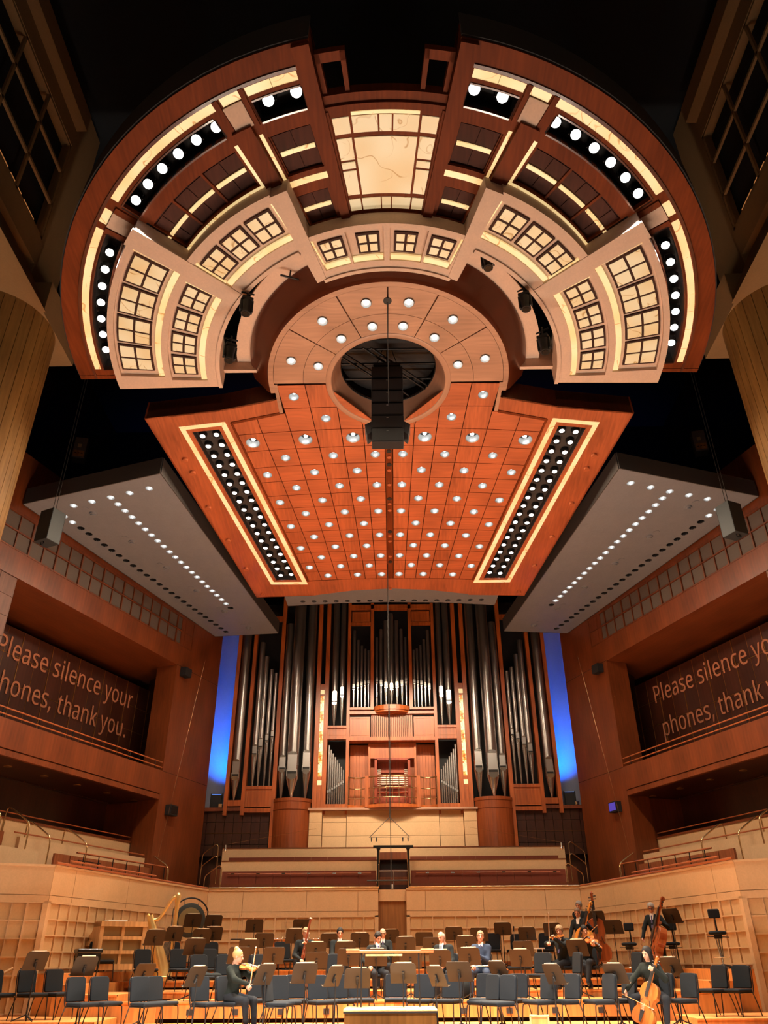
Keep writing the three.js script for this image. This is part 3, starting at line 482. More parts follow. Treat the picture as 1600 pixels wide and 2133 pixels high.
// ================================================================ SIDE WALLS with balconies
const font = await new FontLoader().loadAsync('fonts/droid/droid_sans_regular.typeface.json');
const TH = 0.3508, PX = 7.86, PD = 30, es = [0.3437, 0.9391];   // splay of the side walls; the pier stands at PX, PD
function W(s, a, t) { return [s * (PX + es[0] * a + es[1] * t), -PD + es[1] * a - es[0] * t]; }   // a: along the wall towards the audience, t: outwards
function wb(s, a0, a1, t0, t1, h0, h1) { const [x, z] = W(s, (a0 + a1) / 2, (t0 + t1) / 2); return bx(Math.abs(t1 - t0), h1 - h0, Math.abs(a1 - a0), x, E + (h0 + h1) / 2, z, s * TH); }
function wp(s, a, t, h) { const [x, z] = W(s, a, t); return [x, E + h, z]; }
for (const s of [-1, 1]) {
  const side = s < 0 ? 'left' : 'right';
  const w = setting('wall_' + side, 'mahogany side wall with grille band, balcony recess and pier');
  mesh(w, 'pier', wb(s, -1.6, 1.38, 0, 0.9, 0, 14), M.sideWood);
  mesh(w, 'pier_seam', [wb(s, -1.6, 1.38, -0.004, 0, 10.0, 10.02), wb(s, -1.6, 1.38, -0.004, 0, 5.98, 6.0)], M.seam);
  mesh(w, 'header_beam', [wb(s, 0.2, 13, 0, 0.35, 10.0, 10.8), wb(s, -0.9, 13, 0.35, 3.7, 10.0, 10.3)], M.sideWood);
  mesh(w, 'upper_wall', [wb(s, -1, 13, 0.06, 0.5, 10.8, 12.02), wb(s, -1, 13, 0.0, 0.5, 12.0, 14)], M.sideWood);
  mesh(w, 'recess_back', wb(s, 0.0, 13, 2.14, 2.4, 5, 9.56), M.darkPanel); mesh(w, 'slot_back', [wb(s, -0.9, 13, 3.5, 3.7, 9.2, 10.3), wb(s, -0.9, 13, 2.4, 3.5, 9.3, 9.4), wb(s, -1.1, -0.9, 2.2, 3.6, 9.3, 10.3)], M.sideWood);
  { const A = W(s, 1.38, 0.1), B = W(s, 0.05, 2.2), C = W(s, -0.2, 2.2), D = W(s, 1.1, 0.1); mesh(w, 'recess_end', prism([A, B, C, D], E + 4.9, E + 10.2), M.darkPanel); }
  // recess panels with brass joints
  const cols = 8, cw = 1.38;
  for (let c = 0; c < cols; c++) for (let r = 0; r < 5; r++) {
    const a0 = 0.13 + c * cw, h0 = 5.0 + r * 0.92;
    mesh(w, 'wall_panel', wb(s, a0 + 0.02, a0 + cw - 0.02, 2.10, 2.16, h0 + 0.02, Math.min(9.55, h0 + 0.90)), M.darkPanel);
  }
  mesh(w, 'panel_joint', [...Array.from({ length: cols }, (_, c) => wb(s, 0.13 + c * cw - 0.012, 0.13 + c * cw + 0.012, 2.085, 2.12, 5, 9.55)), ...Array.from({ length: cols }, (_, c) => wb(s, 0.13 + (c + 0.5) * cw - 0.004, 0.13 + (c + 0.5) * cw + 0.004, 2.09, 2.12, 5, 9.55)), ...[1, 2, 3, 4].map((r) => wb(s, 0.13, 11.2, 2.09, 2.12, 5 + r * 0.92 - 0.006, 5 + r * 0.92 + 0.006))], M.brassLine);
  mesh(w, 'end_joint', [0.35, 0.7].map((t) => rod(wp(s, 1.385 - 1.33 * t, 0.1 + 2.1 * t, 5.2), wp(s, 1.385 - 1.33 * t, 0.1 + 2.1 * t, 9.9), 0.008, 0.008, 5)).concat([6.4, 7.5, 8.6].map((h) => rod(wp(s, 1.385, 0.1, h), wp(s, 0.06, 2.2, h), 0.006, 0.006, 5))), M.brassLine);
  mesh(w, 'near_pier', wb(s, 9.75, 13, 0.02, 2.3, 5, 10.0), M.seam);
  for (let c = 0; c < 5; c++) for (let r = 0; r < 8; r++) mesh(w, 'pier_panel', wb(s, 9.78 + c * 0.62, 9.78 + c * 0.62 + 0.605, -0.01, 0.05, 5.1 + r * 0.61, 5.1 + r * 0.61 + 0.595), M.grillePanel);
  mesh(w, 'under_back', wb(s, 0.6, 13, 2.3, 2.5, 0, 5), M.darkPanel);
  mesh(w, 'under_end', wb(s, 0.9, 1.3, 0.3, 2.4, 0, 5), M.sideWood);
  // grille band under the grey canopy
  for (let i = 0; i < 11; i++) {
    const a0 = 0.55 + i * 1.13, a1 = a0 + 1.13;
    mesh(w, 'grille_frame', [wb(s, a0, a0 + 0.045, -0.02, 0.08, 10.8, 12.0), wb(s, a0 + 0.57, a0 + 0.60, -0.01, 0.08, 10.8, 12.0), wb(s, a0, a1, -0.01, 0.08, 11.38, 11.42), wb(s, a0, a1, -0.01, 0.08, 10.8, 10.85), wb(s, a0, a1, -0.02, 0.08, 11.94, 12.02)], M.sideWood);
    for (const [b0, b1] of [[a0 + 0.055, a0 + 0.56], [a0 + 0.61, a1 - 0.01]]) for (const [h0, h1] of [[10.86, 11.37], [11.43, 11.93]]) mesh(w, 'grille_panel', wb(s, b0, b1, 0.03, 0.07, h0, h1), M.grille);
  }
  // ---- balcony
  const b = thing('balcony', s < 0 ? 'side balcony with wooden front and double brass rail below left wall text' : 'side balcony with wooden front and double brass rail below right wall text', 'balcony', [0, 0, 0], 0, 'side balconies');
  mesh(b, 'balcony_front', [wb(s, 0.35, 13, 0, 0.12, 5.22, 6.0), wb(s, 0.35, 13, 0, 0.12, 5.02, 5.18), wb(s, 0.35, 13, 0.08, 0.12, 5.15, 5.25)], M.sideWood);
  mesh(b, 'balcony_floor', wb(s, 0.35, 13, 0.12, 2.3, 5.02, 5.2), M.darkPanel);
  for (const h of [6.12, 6.3]) mesh(b, 'rail', rod(wp(s, 0.3, 0.06, h), wp(s, 13, 0.06, h), 0.022), M.railWood);
  for (let i = 0; i < 9; i++) mesh(b, 'rail_post', rod(wp(s, 0.35 + i * 1.45, 0.06, 5.95), wp(s, 0.35 + i * 1.45, 0.06, 6.3), 0.016), M.standBlack);
  for (let i = 0; i < 6; i++) mesh(b, 'soffit_ring', cyl(0.12, 0.12, 0.02, ...wp(s, 1.6 + i * 1.5, 0.9, 5.0), 16), M.brassLine);
  // ---- projected text, its light put into paler letters on the panels
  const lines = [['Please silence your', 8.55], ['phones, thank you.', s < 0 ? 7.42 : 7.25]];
  const t = thing('painted_message', s < 0 ? 'paler letters standing for projected words please silence your phones on left wall panels' : 'paler letters standing for projected words please silence your phones on right wall panels', 'painted_projection', [0, 0, 0], 0, 'painted projections');
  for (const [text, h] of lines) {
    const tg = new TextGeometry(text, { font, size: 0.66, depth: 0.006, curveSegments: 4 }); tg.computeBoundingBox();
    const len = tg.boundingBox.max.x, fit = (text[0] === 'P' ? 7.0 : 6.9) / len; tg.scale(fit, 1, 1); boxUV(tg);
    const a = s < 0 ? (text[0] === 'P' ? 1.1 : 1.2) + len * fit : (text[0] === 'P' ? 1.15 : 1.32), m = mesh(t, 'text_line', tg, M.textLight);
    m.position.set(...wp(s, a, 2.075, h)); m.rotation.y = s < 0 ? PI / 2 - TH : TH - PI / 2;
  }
  // ---- side terrace: parapets, seats, rails between the balcony and the stage wall
  const tr = thing('side_terrace', s < 0 ? 'stepped side seating terrace with beige parapets left of stage' : 'stepped side seating terrace with beige parapets right of stage', 'terrace', [0, 0, 0], 0, 'side terraces');
  mesh(tr, 'terrace_step', [wb(s, 0.2, 12, 0.9, 2.3, -1, 2.6), wb(s, 0.2, 12, 0.1, 0.9, -1, 2.3), wb(s, 0.2, 9.5, -0.6, 0.1, -1, 2.0)], M.sideWood);
  mesh(tr, 'parapet', [wb(s, 0.3, 12, 1.0, 1.14, 2.6, 3.62)], M.wallBeige);
  mesh(tr, 'parapet_cap', [wb(s, 0.3, 12, 0.97, 1.17, 3.62, 3.68)], M.sideWood);
  mesh(tr, 'parapet', [wb(s, 0.9, 7.2, 0.25, 0.37, 2.3, 3.1)], M.wallBeige);
  mesh(tr, 'parapet', [wb(s, 7.6, 11, -0.9, 0.6, 2.1, 2.62)], M.wallBeige);
  mesh(tr, 'parapet', [wb(s, 8.3, 11, 0.2, 0.9, 2.6, 3.1)], M.wallBeige);
  mesh(tr, 'parapet', [wb(s, 5.9, 7.0, 0.25, 0.8, 2.3, 2.85)], M.wallBeige);
  mesh(tr, 'rail', rod(wp(s, 0.4, 1.06, 3.82), wp(s, 11, 1.06, 3.82), 0.02), M.railWood);
  mesh(tr, 'rail', rod(wp(s, 0.8, 0.3, 3.2), wp(s, 7.4, 0.3, 3.2), 0.022), M.railWood);
  for (let i = 0; i < 7; i++) {                   // a row of curved seat backs
    const a0 = 1.4 + i * 0.66; mesh(tr, 'seat_back', wb(s, a0, a0 + 0.63, -0.02, 0.06, 2.25, 2.78), M.seatWood); mesh(tr, 'seat', wb(s, a0, a0 + 0.63, -0.42, -0.04, 2.18, 2.28), M.seatRed);
  }
  for (let i = 0; i < 3; i++) { const a0 = 7.3 + i * 0.62; mesh(tr, 'seat_back', wb(s, a0, a0 + 0.58, 0.78, 0.86, 2.7, 3.25), M.seatWood); mesh(tr, 'seat', wb(s, a0, a0 + 0.58, 0.45, 0.78, 2.62, 2.72), M.seatRed); }
  for (const [a, t0, h] of [[5.2, -0.1, 2.3], [6.5, 0.15, 2.35], [7.2, 0.35, 2.65], [8.2, 0.45, 2.75], [1.2, -0.3, 2.0], [0.7, 0.1, 2.1]]) {
    const hr = 0.85, pts = [wp(s, a, t0 - 0.35, h), wp(s, a, t0 - 0.35, h + hr * 0.75), wp(s, a, t0 - 0.25, h + hr), wp(s, a, t0 + 0.5, h + hr + 0.42), wp(s, a, t0 + 0.62, h + hr + 0.3), wp(s, a, t0 + 0.62, h + 0.35)];
    mesh(tr, 'handrail', tube(pts, 0.022, 8, 40, 0.25), M.brass);
  }
  const gr = [];                                  // open railing along the front of the seats
  for (let i = 0; i < 7; i++) gr.push(rod(wp(s, 1.3 + i * 0.68, -0.55, 2.05), wp(s, 1.3 + i * 0.68, -0.55, 2.78), 0.016));
  gr.push(rod(wp(s, 4.6, -0.55, 2.4), wp(s, 5.6, -0.55, 2.4), 0.012), rod(wp(s, 4.6, -0.55, 2.6), wp(s, 5.6, -0.55, 2.6), 0.012));
  mesh(tr, 'railing', gr, M.standBlack);
  mesh(tr, 'rail', rod(wp(s, 1.1, -0.55, 2.8), wp(s, 5.7, -0.55, 2.8), 0.026), M.railWood);
  // ---- small fixtures on the pier
  const sp = thing('pier_speaker', s < 0 ? 'small black loudspeaker on the left pier under the header' : 'small black loudspeaker on the right pier under the header', 'speaker', [0, 0, 0], 0, 'pier speakers');
  mesh(sp, 'cabinet', wb(s, 0.75, 1.15, -0.28, -0.02, 9.62, 9.95), M.black); mesh(sp, 'bracket', wb(s, 0.9, 1.0, -0.03, 0.0, 9.7, 10.0), M.standBlack);
  const mo = thing(s < 0 ? 'wall_box' : 'wall_monitor', s < 0 ? 'dark box on the left pier below the balcony end' : 'small glowing violet monitor on the right pier', s < 0 ? 'box' : 'monitor');
  mesh(mo, 'housing', wb(s, 0.5, 0.95, -0.25, -0.01, 4.55, 4.9), M.black);
  if (s > 0) mesh(mo, 'screen', wb(s, 0.54, 0.92, -0.262, -0.25, 4.6, 4.86), glow(0.10, 0.06, 0.5, 0.8)); else mesh(mo, 'front_face', wb(s, 0.54, 0.92, -0.262, -0.25, 4.6, 4.86), M.blackGloss);
  // ---- column and upper gallery block
  const c = thing('column', s < 0 ? 'massive round plank-clad column at the left edge' : 'massive round plank-clad column at the right edge', 'column', [s * 11.4, 0, -16.5], 0, 'columns');
  mesh(c, 'core', cyl(1.56, 1.56, 21, 0, 6.5, 0, 48), M.seam);
  for (let i = 0; i < 34; i++) { const a0 = i * 360 / 34; mesh(c, 'plank', sector(1.55, 1.6, a0 + 0.25, a0 + 360 / 34 - 0.25, -1.6, E + 16, [], 4), M.column); }
  const u = setting('wall_upper_' + side, 'upper gallery block with dark gridded openings');
  const y = (h) => E + h, prof = [[-9.73, 16], [-10.7, 18], [-10.5, 18], [-10.5, 19.0], [-10.9, 19.0], [-10.9, 23.6], [-10.5, 23.6], [-10.5, 24.4], [-10.15, 24.4], [-10.15, 25.2], [-15.6, 25.2], [-15.6, 16]].map(([x, h]) => [-s * x, y(h)]);
  const blk = panelXY(s < 0 ? prof.map(([x, h]) => [-Math.abs(x), h]) : prof.map(([x, h]) => [Math.abs(x), h]), 0, 24); blk.translate(0, 0, -15.9); mesh(u, 'gallery_block', blk, M.upper);
  mesh(u, 'block_end', [bb(s * 10.5, s * 15.6, y(17.2), y(26), -17.4, -15.9), bb(s * 9.8, s * 15.6, y(16), y(17.2), -18.2, -15.9)], M.upper);
  mesh(u, 'opening_back', bb(s * 10.84, s * 10.9, y(18.9), y(23.7), -15.9, 8), M.void);
  for (let i = 0; i < 8; i++) mesh(u, 'mullion', bb(s * 10.52, s * 10.6, y(19.0), y(23.6), -15.9 + i * 1.75, -15.9 + i * 1.75 + 0.1), M.upper);
  for (const h of [19.02, 20.55, 22.1, 23.5]) mesh(u, 'transom', bb(s * 10.52, s * 10.6, y(h), y(h + 0.1), -15.9, 6), M.upper);
  for (let i = 0; i < 12; i++) { mesh(u, 'gallery_light', bb(s * 10.76, s * 10.83, y(19.42), y(19.6), -15.6 + i * 0.9, -15.6 + i * 0.9 + 0.72), M.galleryGlow); mesh(u, 'gallery_shelf', bb(s * 10.72, s * 10.84, y(19.36), y(19.41), -15.7 + i * 0.9, -15.7 + i * 0.9 + 0.86), M.upper); }
}

// ================================================================ THE ORGAN
const OD = -32;
{
  const g = thing('pipe_organ', 'great pipe organ in a mahogany case with bright tin pipes', 'organ', [0, E, OD]);
  const post = (x, h0, h1, w = 0.15, d = 0.3, m = M.organWood) => mesh(g, 'case_post', bb(x - w / 2, x + w / 2, h0, h1, -0.15, -0.15 + d), m);
  for (const s of [-1, 1]) {
    post(s * 6.6, 4.95, 12.9, 0.15); post(s * 5.92, 4.95, 12.9, 0.15); post(s * 4.72, 3.75, 14.2, 0.16); post(s * 3.1, 4.95, 14.2, 0.17); post(s * 2.74, 4.95, 14.2, 0.17); post(s * 1.82, 4.95, 14.2, 0.13); post(s * 0.82, 9.05, 13.9, 0.14);
    mesh(g, 'onyx_bay', [bb(s * 2.74, s * 3.1, 5.0, 10.2, -0.1, 0.06)], M.organWood);
    for (let i = 0; i < 4; i++) { const h0 = 6.39 + i * 0.825; mesh(g, 'onyx_light_panel', bb(s * 2.845, s * 3.0, h0 + 0.006, h0 + 0.819, 0.055, 0.075), M.onyxBold); }
    for (const h of [9.76, 6.07]) mesh(g, 'onyx_light_panel', bb(s * 2.84, s * 3.01, h, h + 0.18, 0.055, 0.075), M.onyxStrip);
    mesh(g, 'inlay_line', [bb(s * 2.83, s * 3.02, 5.15, 5.16, 0.06, 0.066), bb(s * 2.83, s * 3.02, 5.9, 5.91, 0.06, 0.066)], M.organTrim);
    // panels and rails of the case
    const panel = (x0, x1, h0, h1, z = 0.0) => { mesh(g, 'case_panel', bb(s * x0, s * x1, h0, h1, z - 0.06, z + 0.02), M.organWood); mesh(g, 'panel_bead', [bb(s * x0 + s * 0.06, s * x1 - s * 0.06, h1 - 0.08, h1 - 0.065, z + 0.02, z + 0.03), bb(s * x0 + s * 0.06, s * x1 - s * 0.06, h0 + 0.065, h0 + 0.08, z + 0.02, z + 0.03), bb(s * (x0 + 0.06), s * (x0 + 0.075), h0 + 0.07, h1 - 0.07, z + 0.02, z + 0.03), bb(s * (x1 - 0.075), s * (x1 - 0.06), h0 + 0.07, h1 - 0.07, z + 0.02, z + 0.03)], M.organTrim); };
    panel(4.8, 5.85, 5.2, 5.92, 0.08); panel(1.89, 2.66, 7.95, 8.32, 0.1); panel(0.9, 1.75, 7.95, 8.78, 0.05); panel(0.92, 1.72, 12.98, 13.5, 0.05);
    each(g, 'case_rail', [bb(s * 4.8, s * 5.86, 5.92, 6.04, -0.1, 0.16), bb(s * 4.8, s * 5.86, 5.05, 5.2, -0.1, 0.16), bb(s * 1.88, s * 2.66, 7.85, 7.95, -0.05, 0.16), bb(s * 1.88, s * 2.66, 8.3, 8.4, -0.05, 0.18), bb(s * 0.0, s * 1.76, 8.88, 9.0, -0.05, 0.16), bb(s * 0.75, s * 1.76, 9.05, 9.15, -0.05, 0.2), bb(s * 0.0, s * 1.76, 7.78, 7.92, -0.3, 0.2), bb(0, s * 1.76, 13.6, 13.8, -0.1, 0.15), bb(s * 0.75, s * 1.76, 12.88, 12.98, -0.1, 0.1), bb(s * 6.0, s * 6.52, 5.3, 5.52, -0.1, 0.1), bb(s * 1.88, s * 2.66, 5.2, 5.34, -0.1, 0.12), bb(s * 4.7, s * 5.2, 13.1, 13.3, -0.1, 0.1)], M.organWood);
    // round pedestal of the great tower
    const pts = []; for (let i = 0; i <= 16; i++) { const a = PI * i / 16; pts.push([s * 3.965 + 0.74 * Math.cos(a), 0.55 * Math.sin(a) + 0.02]); }
    mesh(g, 'pedestal', prism(pts, 3.4, 5.4), M.pedestal);
    const pts2 = pts.map(([x, z]) => [s * 3.965 + (x - s * 3.965) * 1.03, z * 1.05]);
    mesh(g, 'pedestal_cap', [prism(pts2, 5.4, 5.52), prism(pts2, 5.1, 5.13)], M.pedestal);
  }
  mesh(g, 'case_back', bb(-6.7, 6.7, 3.4, 14.3, -1.2, -0.9), M.black);
  for (const s of [-1, 1]) mesh(g, 'added_case_side', bb(s * 6.6, s * 6.67, 4.9, 13.2, -1.2, -0.12), M.black);  // black screens added to keep the blue floodlight out of the case
  mesh(g, 'case_roof', bb(-4.8, 4.8, 14.15, 14.3, -0.9, 0.1), M.black);
  // pipes: foot, mouth and body turned as one, lips and mouth as pieces of it
  const pipe = (x, tip, mouth0, mouth1, top, r, z = 0.1) => {
    const p = mesh(g, 'pipe', lathe([[r, mouth0 + 0.5 * (mouth1 - mouth0)], [r, top], [r * 0.96, top], [r * 0.96, top - 0.05]], 20), M.pipe); p.position.set(x, 0, z);
    mesh(p, 'foot', lathe([[0.018, tip], [0.03, tip], [r * 1.0, mouth0], [r, mouth0 + 0.5 * (mouth1 - mouth0)]], 20), M.pipeFoot);
    const w = r * 1.5, hm = mouth1 - mouth0, lip = [];
    for (let i = 0; i <= 8; i++) { const a = PI * i / 8; lip.push([w / 2 * Math.cos(a), mouth1 - w * 0.28 + w * 0.34 * Math.sin(a)]); }
    mesh(p, 'upper_lip', panelXY([[w / 2, mouth0 + hm * 0.24], ...lip, [-w / 2, mouth0 + hm * 0.24]], r * 0.93, r * 1.02), M.pipe);
    mesh(p, 'lip_shine', panelXY([[w / 2, mouth1 - w * 0.30], ...lip, [-w / 2, mouth1 - w * 0.30]], r * 1.0, r * 1.035), M.pipeLip);
    mesh(p, 'mouth', bx(w * 0.92, hm * 0.09, 0.02, 0, mouth0 + hm * 0.19, r * 1.0), M.pipeMouth);
    mesh(p, 'lower_lip', panelXY([[-w / 2, mouth0 + hm * 0.14], [w / 2, mouth0 + hm * 0.14], [w * 0.42, mouth0 - hm * 0.04], [0, mouth0 - hm * 0.1], [-w * 0.42, mouth0 - hm * 0.04]], r * 0.94, r * 1.04), M.pipeLip);
    if (r > 0.15) mesh(p, 'ear', [bx(0.02, hm * 0.26, 0.08, w * 0.54, mouth0 + hm * 0.17, r * 0.98), bx(0.02, hm * 0.26, 0.08, -w * 0.54, mouth0 + hm * 0.17, r * 0.98)], M.pipe);
  };
  for (const s of [-1, 1]) {
    pipe(s * 6.29, 5.52, 6.3, 7.05, 12.9, 0.18);
    [[5.60, 7.2, 7.65, 12.06, 0.115], [5.38, 7.5, 7.91, 11.42, 0.1], [5.14, 7.75, 8.09, 10.85, 0.083], [4.93, 7.93, 8.24, 10.68, 0.072]].forEach(([x, a, b, t, r]) => pipe(s * x, 6.03, a, b, t, r));
    pipe(s * 4.43, 5.52, 6.58, 7.2, 12.9, 0.165, 0.1); pipe(s * 3.99, 5.52, 6.28, 7.27, 14.1, 0.245, 0.33); pipe(s * 3.46, 5.52, 6.53, 7.37, 13.9, 0.185, 0.14);
    pipe(s * 2.40, 8.38, 9.3, 9.85, 14.1, 0.13); pipe(s * 2.09, 8.38, 9.6, 10.03, 14.1, 0.105);
    for (let i = 0; i < 8; i++) { const t = i / 7; pipe(s * (2.57 - 0.6 * t), 5.34, 5.72 + 0.36 * t, 5.88 + 0.36 * t, 7.62 - 0.98 * Math.pow(t, 0.85), 0.042 - 0.008 * t); }
    [[1.60, 9.91, 10.16, 12.58, 0.068], [1.43, 10.0, 10.22, 12.14, 0.06], [1.27, 10.06, 10.27, 11.88, 0.056], [1.12, 10.11, 10.31, 11.73, 0.052], [0.98, 10.15, 10.35, 11.67, 0.05]].forEach(([x, a, b, t, r]) => pipe(s * x, 9.16, a, b, t, r));
    [[0.62, 10.22, 10.44, 12.25, 0.058, 0.1], [0.44, 10.05, 10.30, 12.6, 0.068, 0.2], [0.23, 9.92, 10.19, 12.96, 0.085, 0.3]].forEach(([x, a, b, t, r, z]) => pipe(s * x, 9.18, a, b, t, r, z));
  }
  pipe(0, 9.2, 9.8, 10.1, 13.25, 0.1, 0.36);
  { const pts = []; for (let i = 0; i <= 14; i++) { const a = PI * i / 14; pts.push([0.76 * Math.cos(a), 0.5 * Math.sin(a) + 0.02]); } mesh(g, 'bowed_shelf', [prism(pts, 9.0, 9.18), prism(pts.map(([x, z]) => [x * 0.95, z * 0.9]), 8.92, 9.0)], M.organWood); }
  // reeded middle panel, alcove and console
  for (let i = 0; i < 22; i++) mesh(g, 'reed', bb(-0.86 + i * 0.0785, -0.86 + i * 0.0785 + 0.06, 7.92, 8.88, -0.02, 0.06), M.organWood);
  mesh(g, 'alcove', [bb(-1.76, 1.76, 5.2, 7.8, -0.75, -0.65), bb(-0.95, 0.95, 7.15, 7.75, -0.3, -0.2), bb(-0.98, -0.9, 5.2, 7.75, -0.35, -0.15), bb(0.9, 0.98, 5.2, 7.75, -0.35, -0.15)], M.organWood);
  for (const s of [-1, 1]) for (let i = 0; i < 6; i++) mesh(g, 'alcove_board', bb(s * (1.0 + i * 0.125), s * (1.0 + i * 0.125 + 0.115), 5.2, 7.75, -0.63, -0.6), M.organWood);
  // plaster wall below the case
  const w = setting('wall_organ_base', 'beige panelled wall below the organ case');
  for (const [x0, x1, z] of [[-3.25, -2.76, 0.3], [-2.74, -1.82, 0.12], [-1.8, 1.8, 0.16], [1.82, 2.74, 0.12], [2.76, 3.25, 0.3]]) for (const [h0, h1] of [[3.55, 4.16], [4.17, 4.65], [4.66, 5.08]]) mesh(w, 'plaster_panel', bb(x0, x1, E + h0, E + h1, OD - 0.3, OD + z), M.wallBeige);
  mesh(w, 'base_cap', bb(-3.3, 3.3, E + 5.08, E + 5.16, OD - 0.3, OD + 0.4), M.sapele);
  mesh(w, 'base_skirting', bb(-3.3, 3.3, E + 3.3, E + 3.56, OD - 0.3, OD + 0.34), M.sideWood);
  mesh(w, 'base_core', bb(-7.6, 7.6, E - 1, E + 5.0, OD - 0.8, OD - 0.35), M.darkPanel);
  for (const s of [-1, 1]) {
    for (let c = 0; c < 8; c++) for (let r = 0; r < 4; r++) mesh(w, 'wood_panel', bb(s * (4.86 + c * 0.35), s * (4.86 + c * 0.35 + 0.335), E + 3.5 + r * 0.41, E + 3.5 + r * 0.41 + 0.395, OD - 0.35, OD - 0.05), M.darkPanel);
    mesh(w, 'panel_joint', [bb(s * 4.84, s * 7.6, E + 4.315, E + 4.325, OD - 0.06, OD - 0.035)], M.brassLine);
    mesh(w, 'ledge', bb(s * 4.8, s * 7.7, E + 5.12, E + 5.25, OD - 0.6, OD + 0.1), M.sideWood);
    // blue-lit wall beside the organ
    const bw = setting('wall_blue_' + (s < 0 ? 'left' : 'right'), 'wall slot beside the organ lit blue from below');
    mesh(bw, 'slot_back', bb(s * 6.4, s * 8.2, E + 5, E + 14, OD - 1.85, OD - 1.7), M.blueWall); mesh(bw, 'slot_floor', bb(s * 6.4, s * 8.2, E + 5.0, E + 5.2, OD - 1.7, OD - 0.5), M.black);
    const fl = thing('blue_floodlight', s < 0 ? 'floodlight at the foot of the left blue wall' : 'floodlight at the foot of the right blue wall', 'floodlight', [s * 7.02, E + 5.25, OD - 0.1], 0, 'blue floodlights');
    mesh(fl, 'housing', [bb(-0.2, 0.2, 0.02, 0.5, -0.06, 0.08), bb(-0.24, -0.21, 0, 0.55, -0.03, 0.03), bb(0.21, 0.24, 0, 0.55, -0.03, 0.03), bb(-0.24, 0.24, 0, 0.02, -0.1, 0.1)], M.black);
    mesh(fl, 'lamp_lens', bb(-0.17, 0.17, 0.5, 0.51, -0.05, 0.07), glow(0.05, 0.25, 1, 3));
    mesh(fl, 'power_pack', rbx(0.16, 0.14, 0.12, 0.02, 0.22, 0.07, 0.16), M.silver);
    spot(scene, s * 7.02, E + 5.82, OD - 0.1, s * 6.96, E + 8.6, OD - 1.7, LIGHT.blue, 40, new THREE.Color().setRGB(0.0, 0.13, 1), 0.9, 4);
  }
  // ---- console and its curved gallery rail
  const c = thing('organ_console', 'red wood organ console with ivory keyboards and stop knobs', 'console', [0, E + 5.16, OD - 0.05]);
  mesh(c, 'cabinet', [bb(-0.68, 0.68, 0.0, 0.2, -0.45, 0.1), bb(-0.72, -0.62, 0.2, 1.9, -0.5, 0.15), bb(0.62, 0.72, 0.2, 1.9, -0.5, 0.15), bb(-0.72, 0.72, 1.86, 1.94, -0.5, 0.15), bb(-0.62, 0.62, 0.2, 1.9, -0.5, -0.4)], M.consoleWood);
  mesh(c, 'music_desk', bb(-0.5, 0.5, 1.45, 1.86, -0.36, -0.32), M.consoleWood);
  for (let i = 0; i < 4; i++) mesh(c, 'keyboard', bb(-0.45, 0.45, 0.92 + i * 0.1, 0.96 + i * 0.1, -0.02 - i * 0.1, 0.1 - i * 0.1), M.ivory);
  const knobs = []; for (const s of [-1, 1]) for (let a = 0; a < 4; a++) for (let b = 0; b < 9; b++) knobs.push(sph(0.016, s * (0.49 + a * 0.035), 0.9 + b * 0.075, 0.0 - a * 0.01, 6));
  const kn = mesh(c, 'stop_knobs', knobs, M.ivory); kn.userData.kind = 'stuff';
  const bench = thing('organ_bench', 'wooden organ bench in front of the console', 'bench', [0, E + 5.16, OD + 0.32]);
  mesh(bench, 'bench_top', rbx(1.2, 0.06, 0.3, 0.02, 0, 0.55, 0), M.consoleWood); for (const s of [-1, 1]) mesh(bench, 'bench_leg', bb(s * 0.5 - 0.04, s * 0.5 + 0.04, 0, 0.52, -0.12, 0.12), M.consoleWood);
  const rl = thing('organ_gallery_rail', 'curved brass gallery rail in front of the organ console', 'railing', [0, E + 5.16, OD]);
  const rp = (x) => 0.35 + 0.28 * Math.cos(Math.min(1, Math.abs(x) / 1.0) * PI / 2) - (Math.abs(x) > 1.0 ? 0.2 * Math.sin((Math.abs(x) - 1) / 0.75 * PI) : 0);
  for (const h of [0.35, 0.72, 1.14]) mesh(rl, 'rail', tube(Array.from({ length: 15 }, (_, i) => { const x = -1.75 + i * 0.25; return [x, h, rp(x)]; }), h > 1 ? 0.03 : 0.018, 8, 60), M.brass);
  for (let i = 0; i < 15; i++) { const x = -1.75 + i * 0.25; mesh(rl, 'baluster', rod([x, 0.02, rp(x)], [x, 1.14, rp(x)], 0.014), M.brass); }
  for (const s of [-1, 1]) mesh(rl, 'newel_post', bx(0.14, 1.18, 0.14, s * 1.02, 0.59, 0.36), M.organWood);
  mesh(rl, 'gallery_edge', prism([...Array.from({ length: 29 }, (_, i) => { const x = -1.76 + i * 0.1257; return [x, rp(x) + 0.06]; }), [1.76, -0.1], [-1.76, -0.1]], -0.02, 0.1), M.organWood);
}

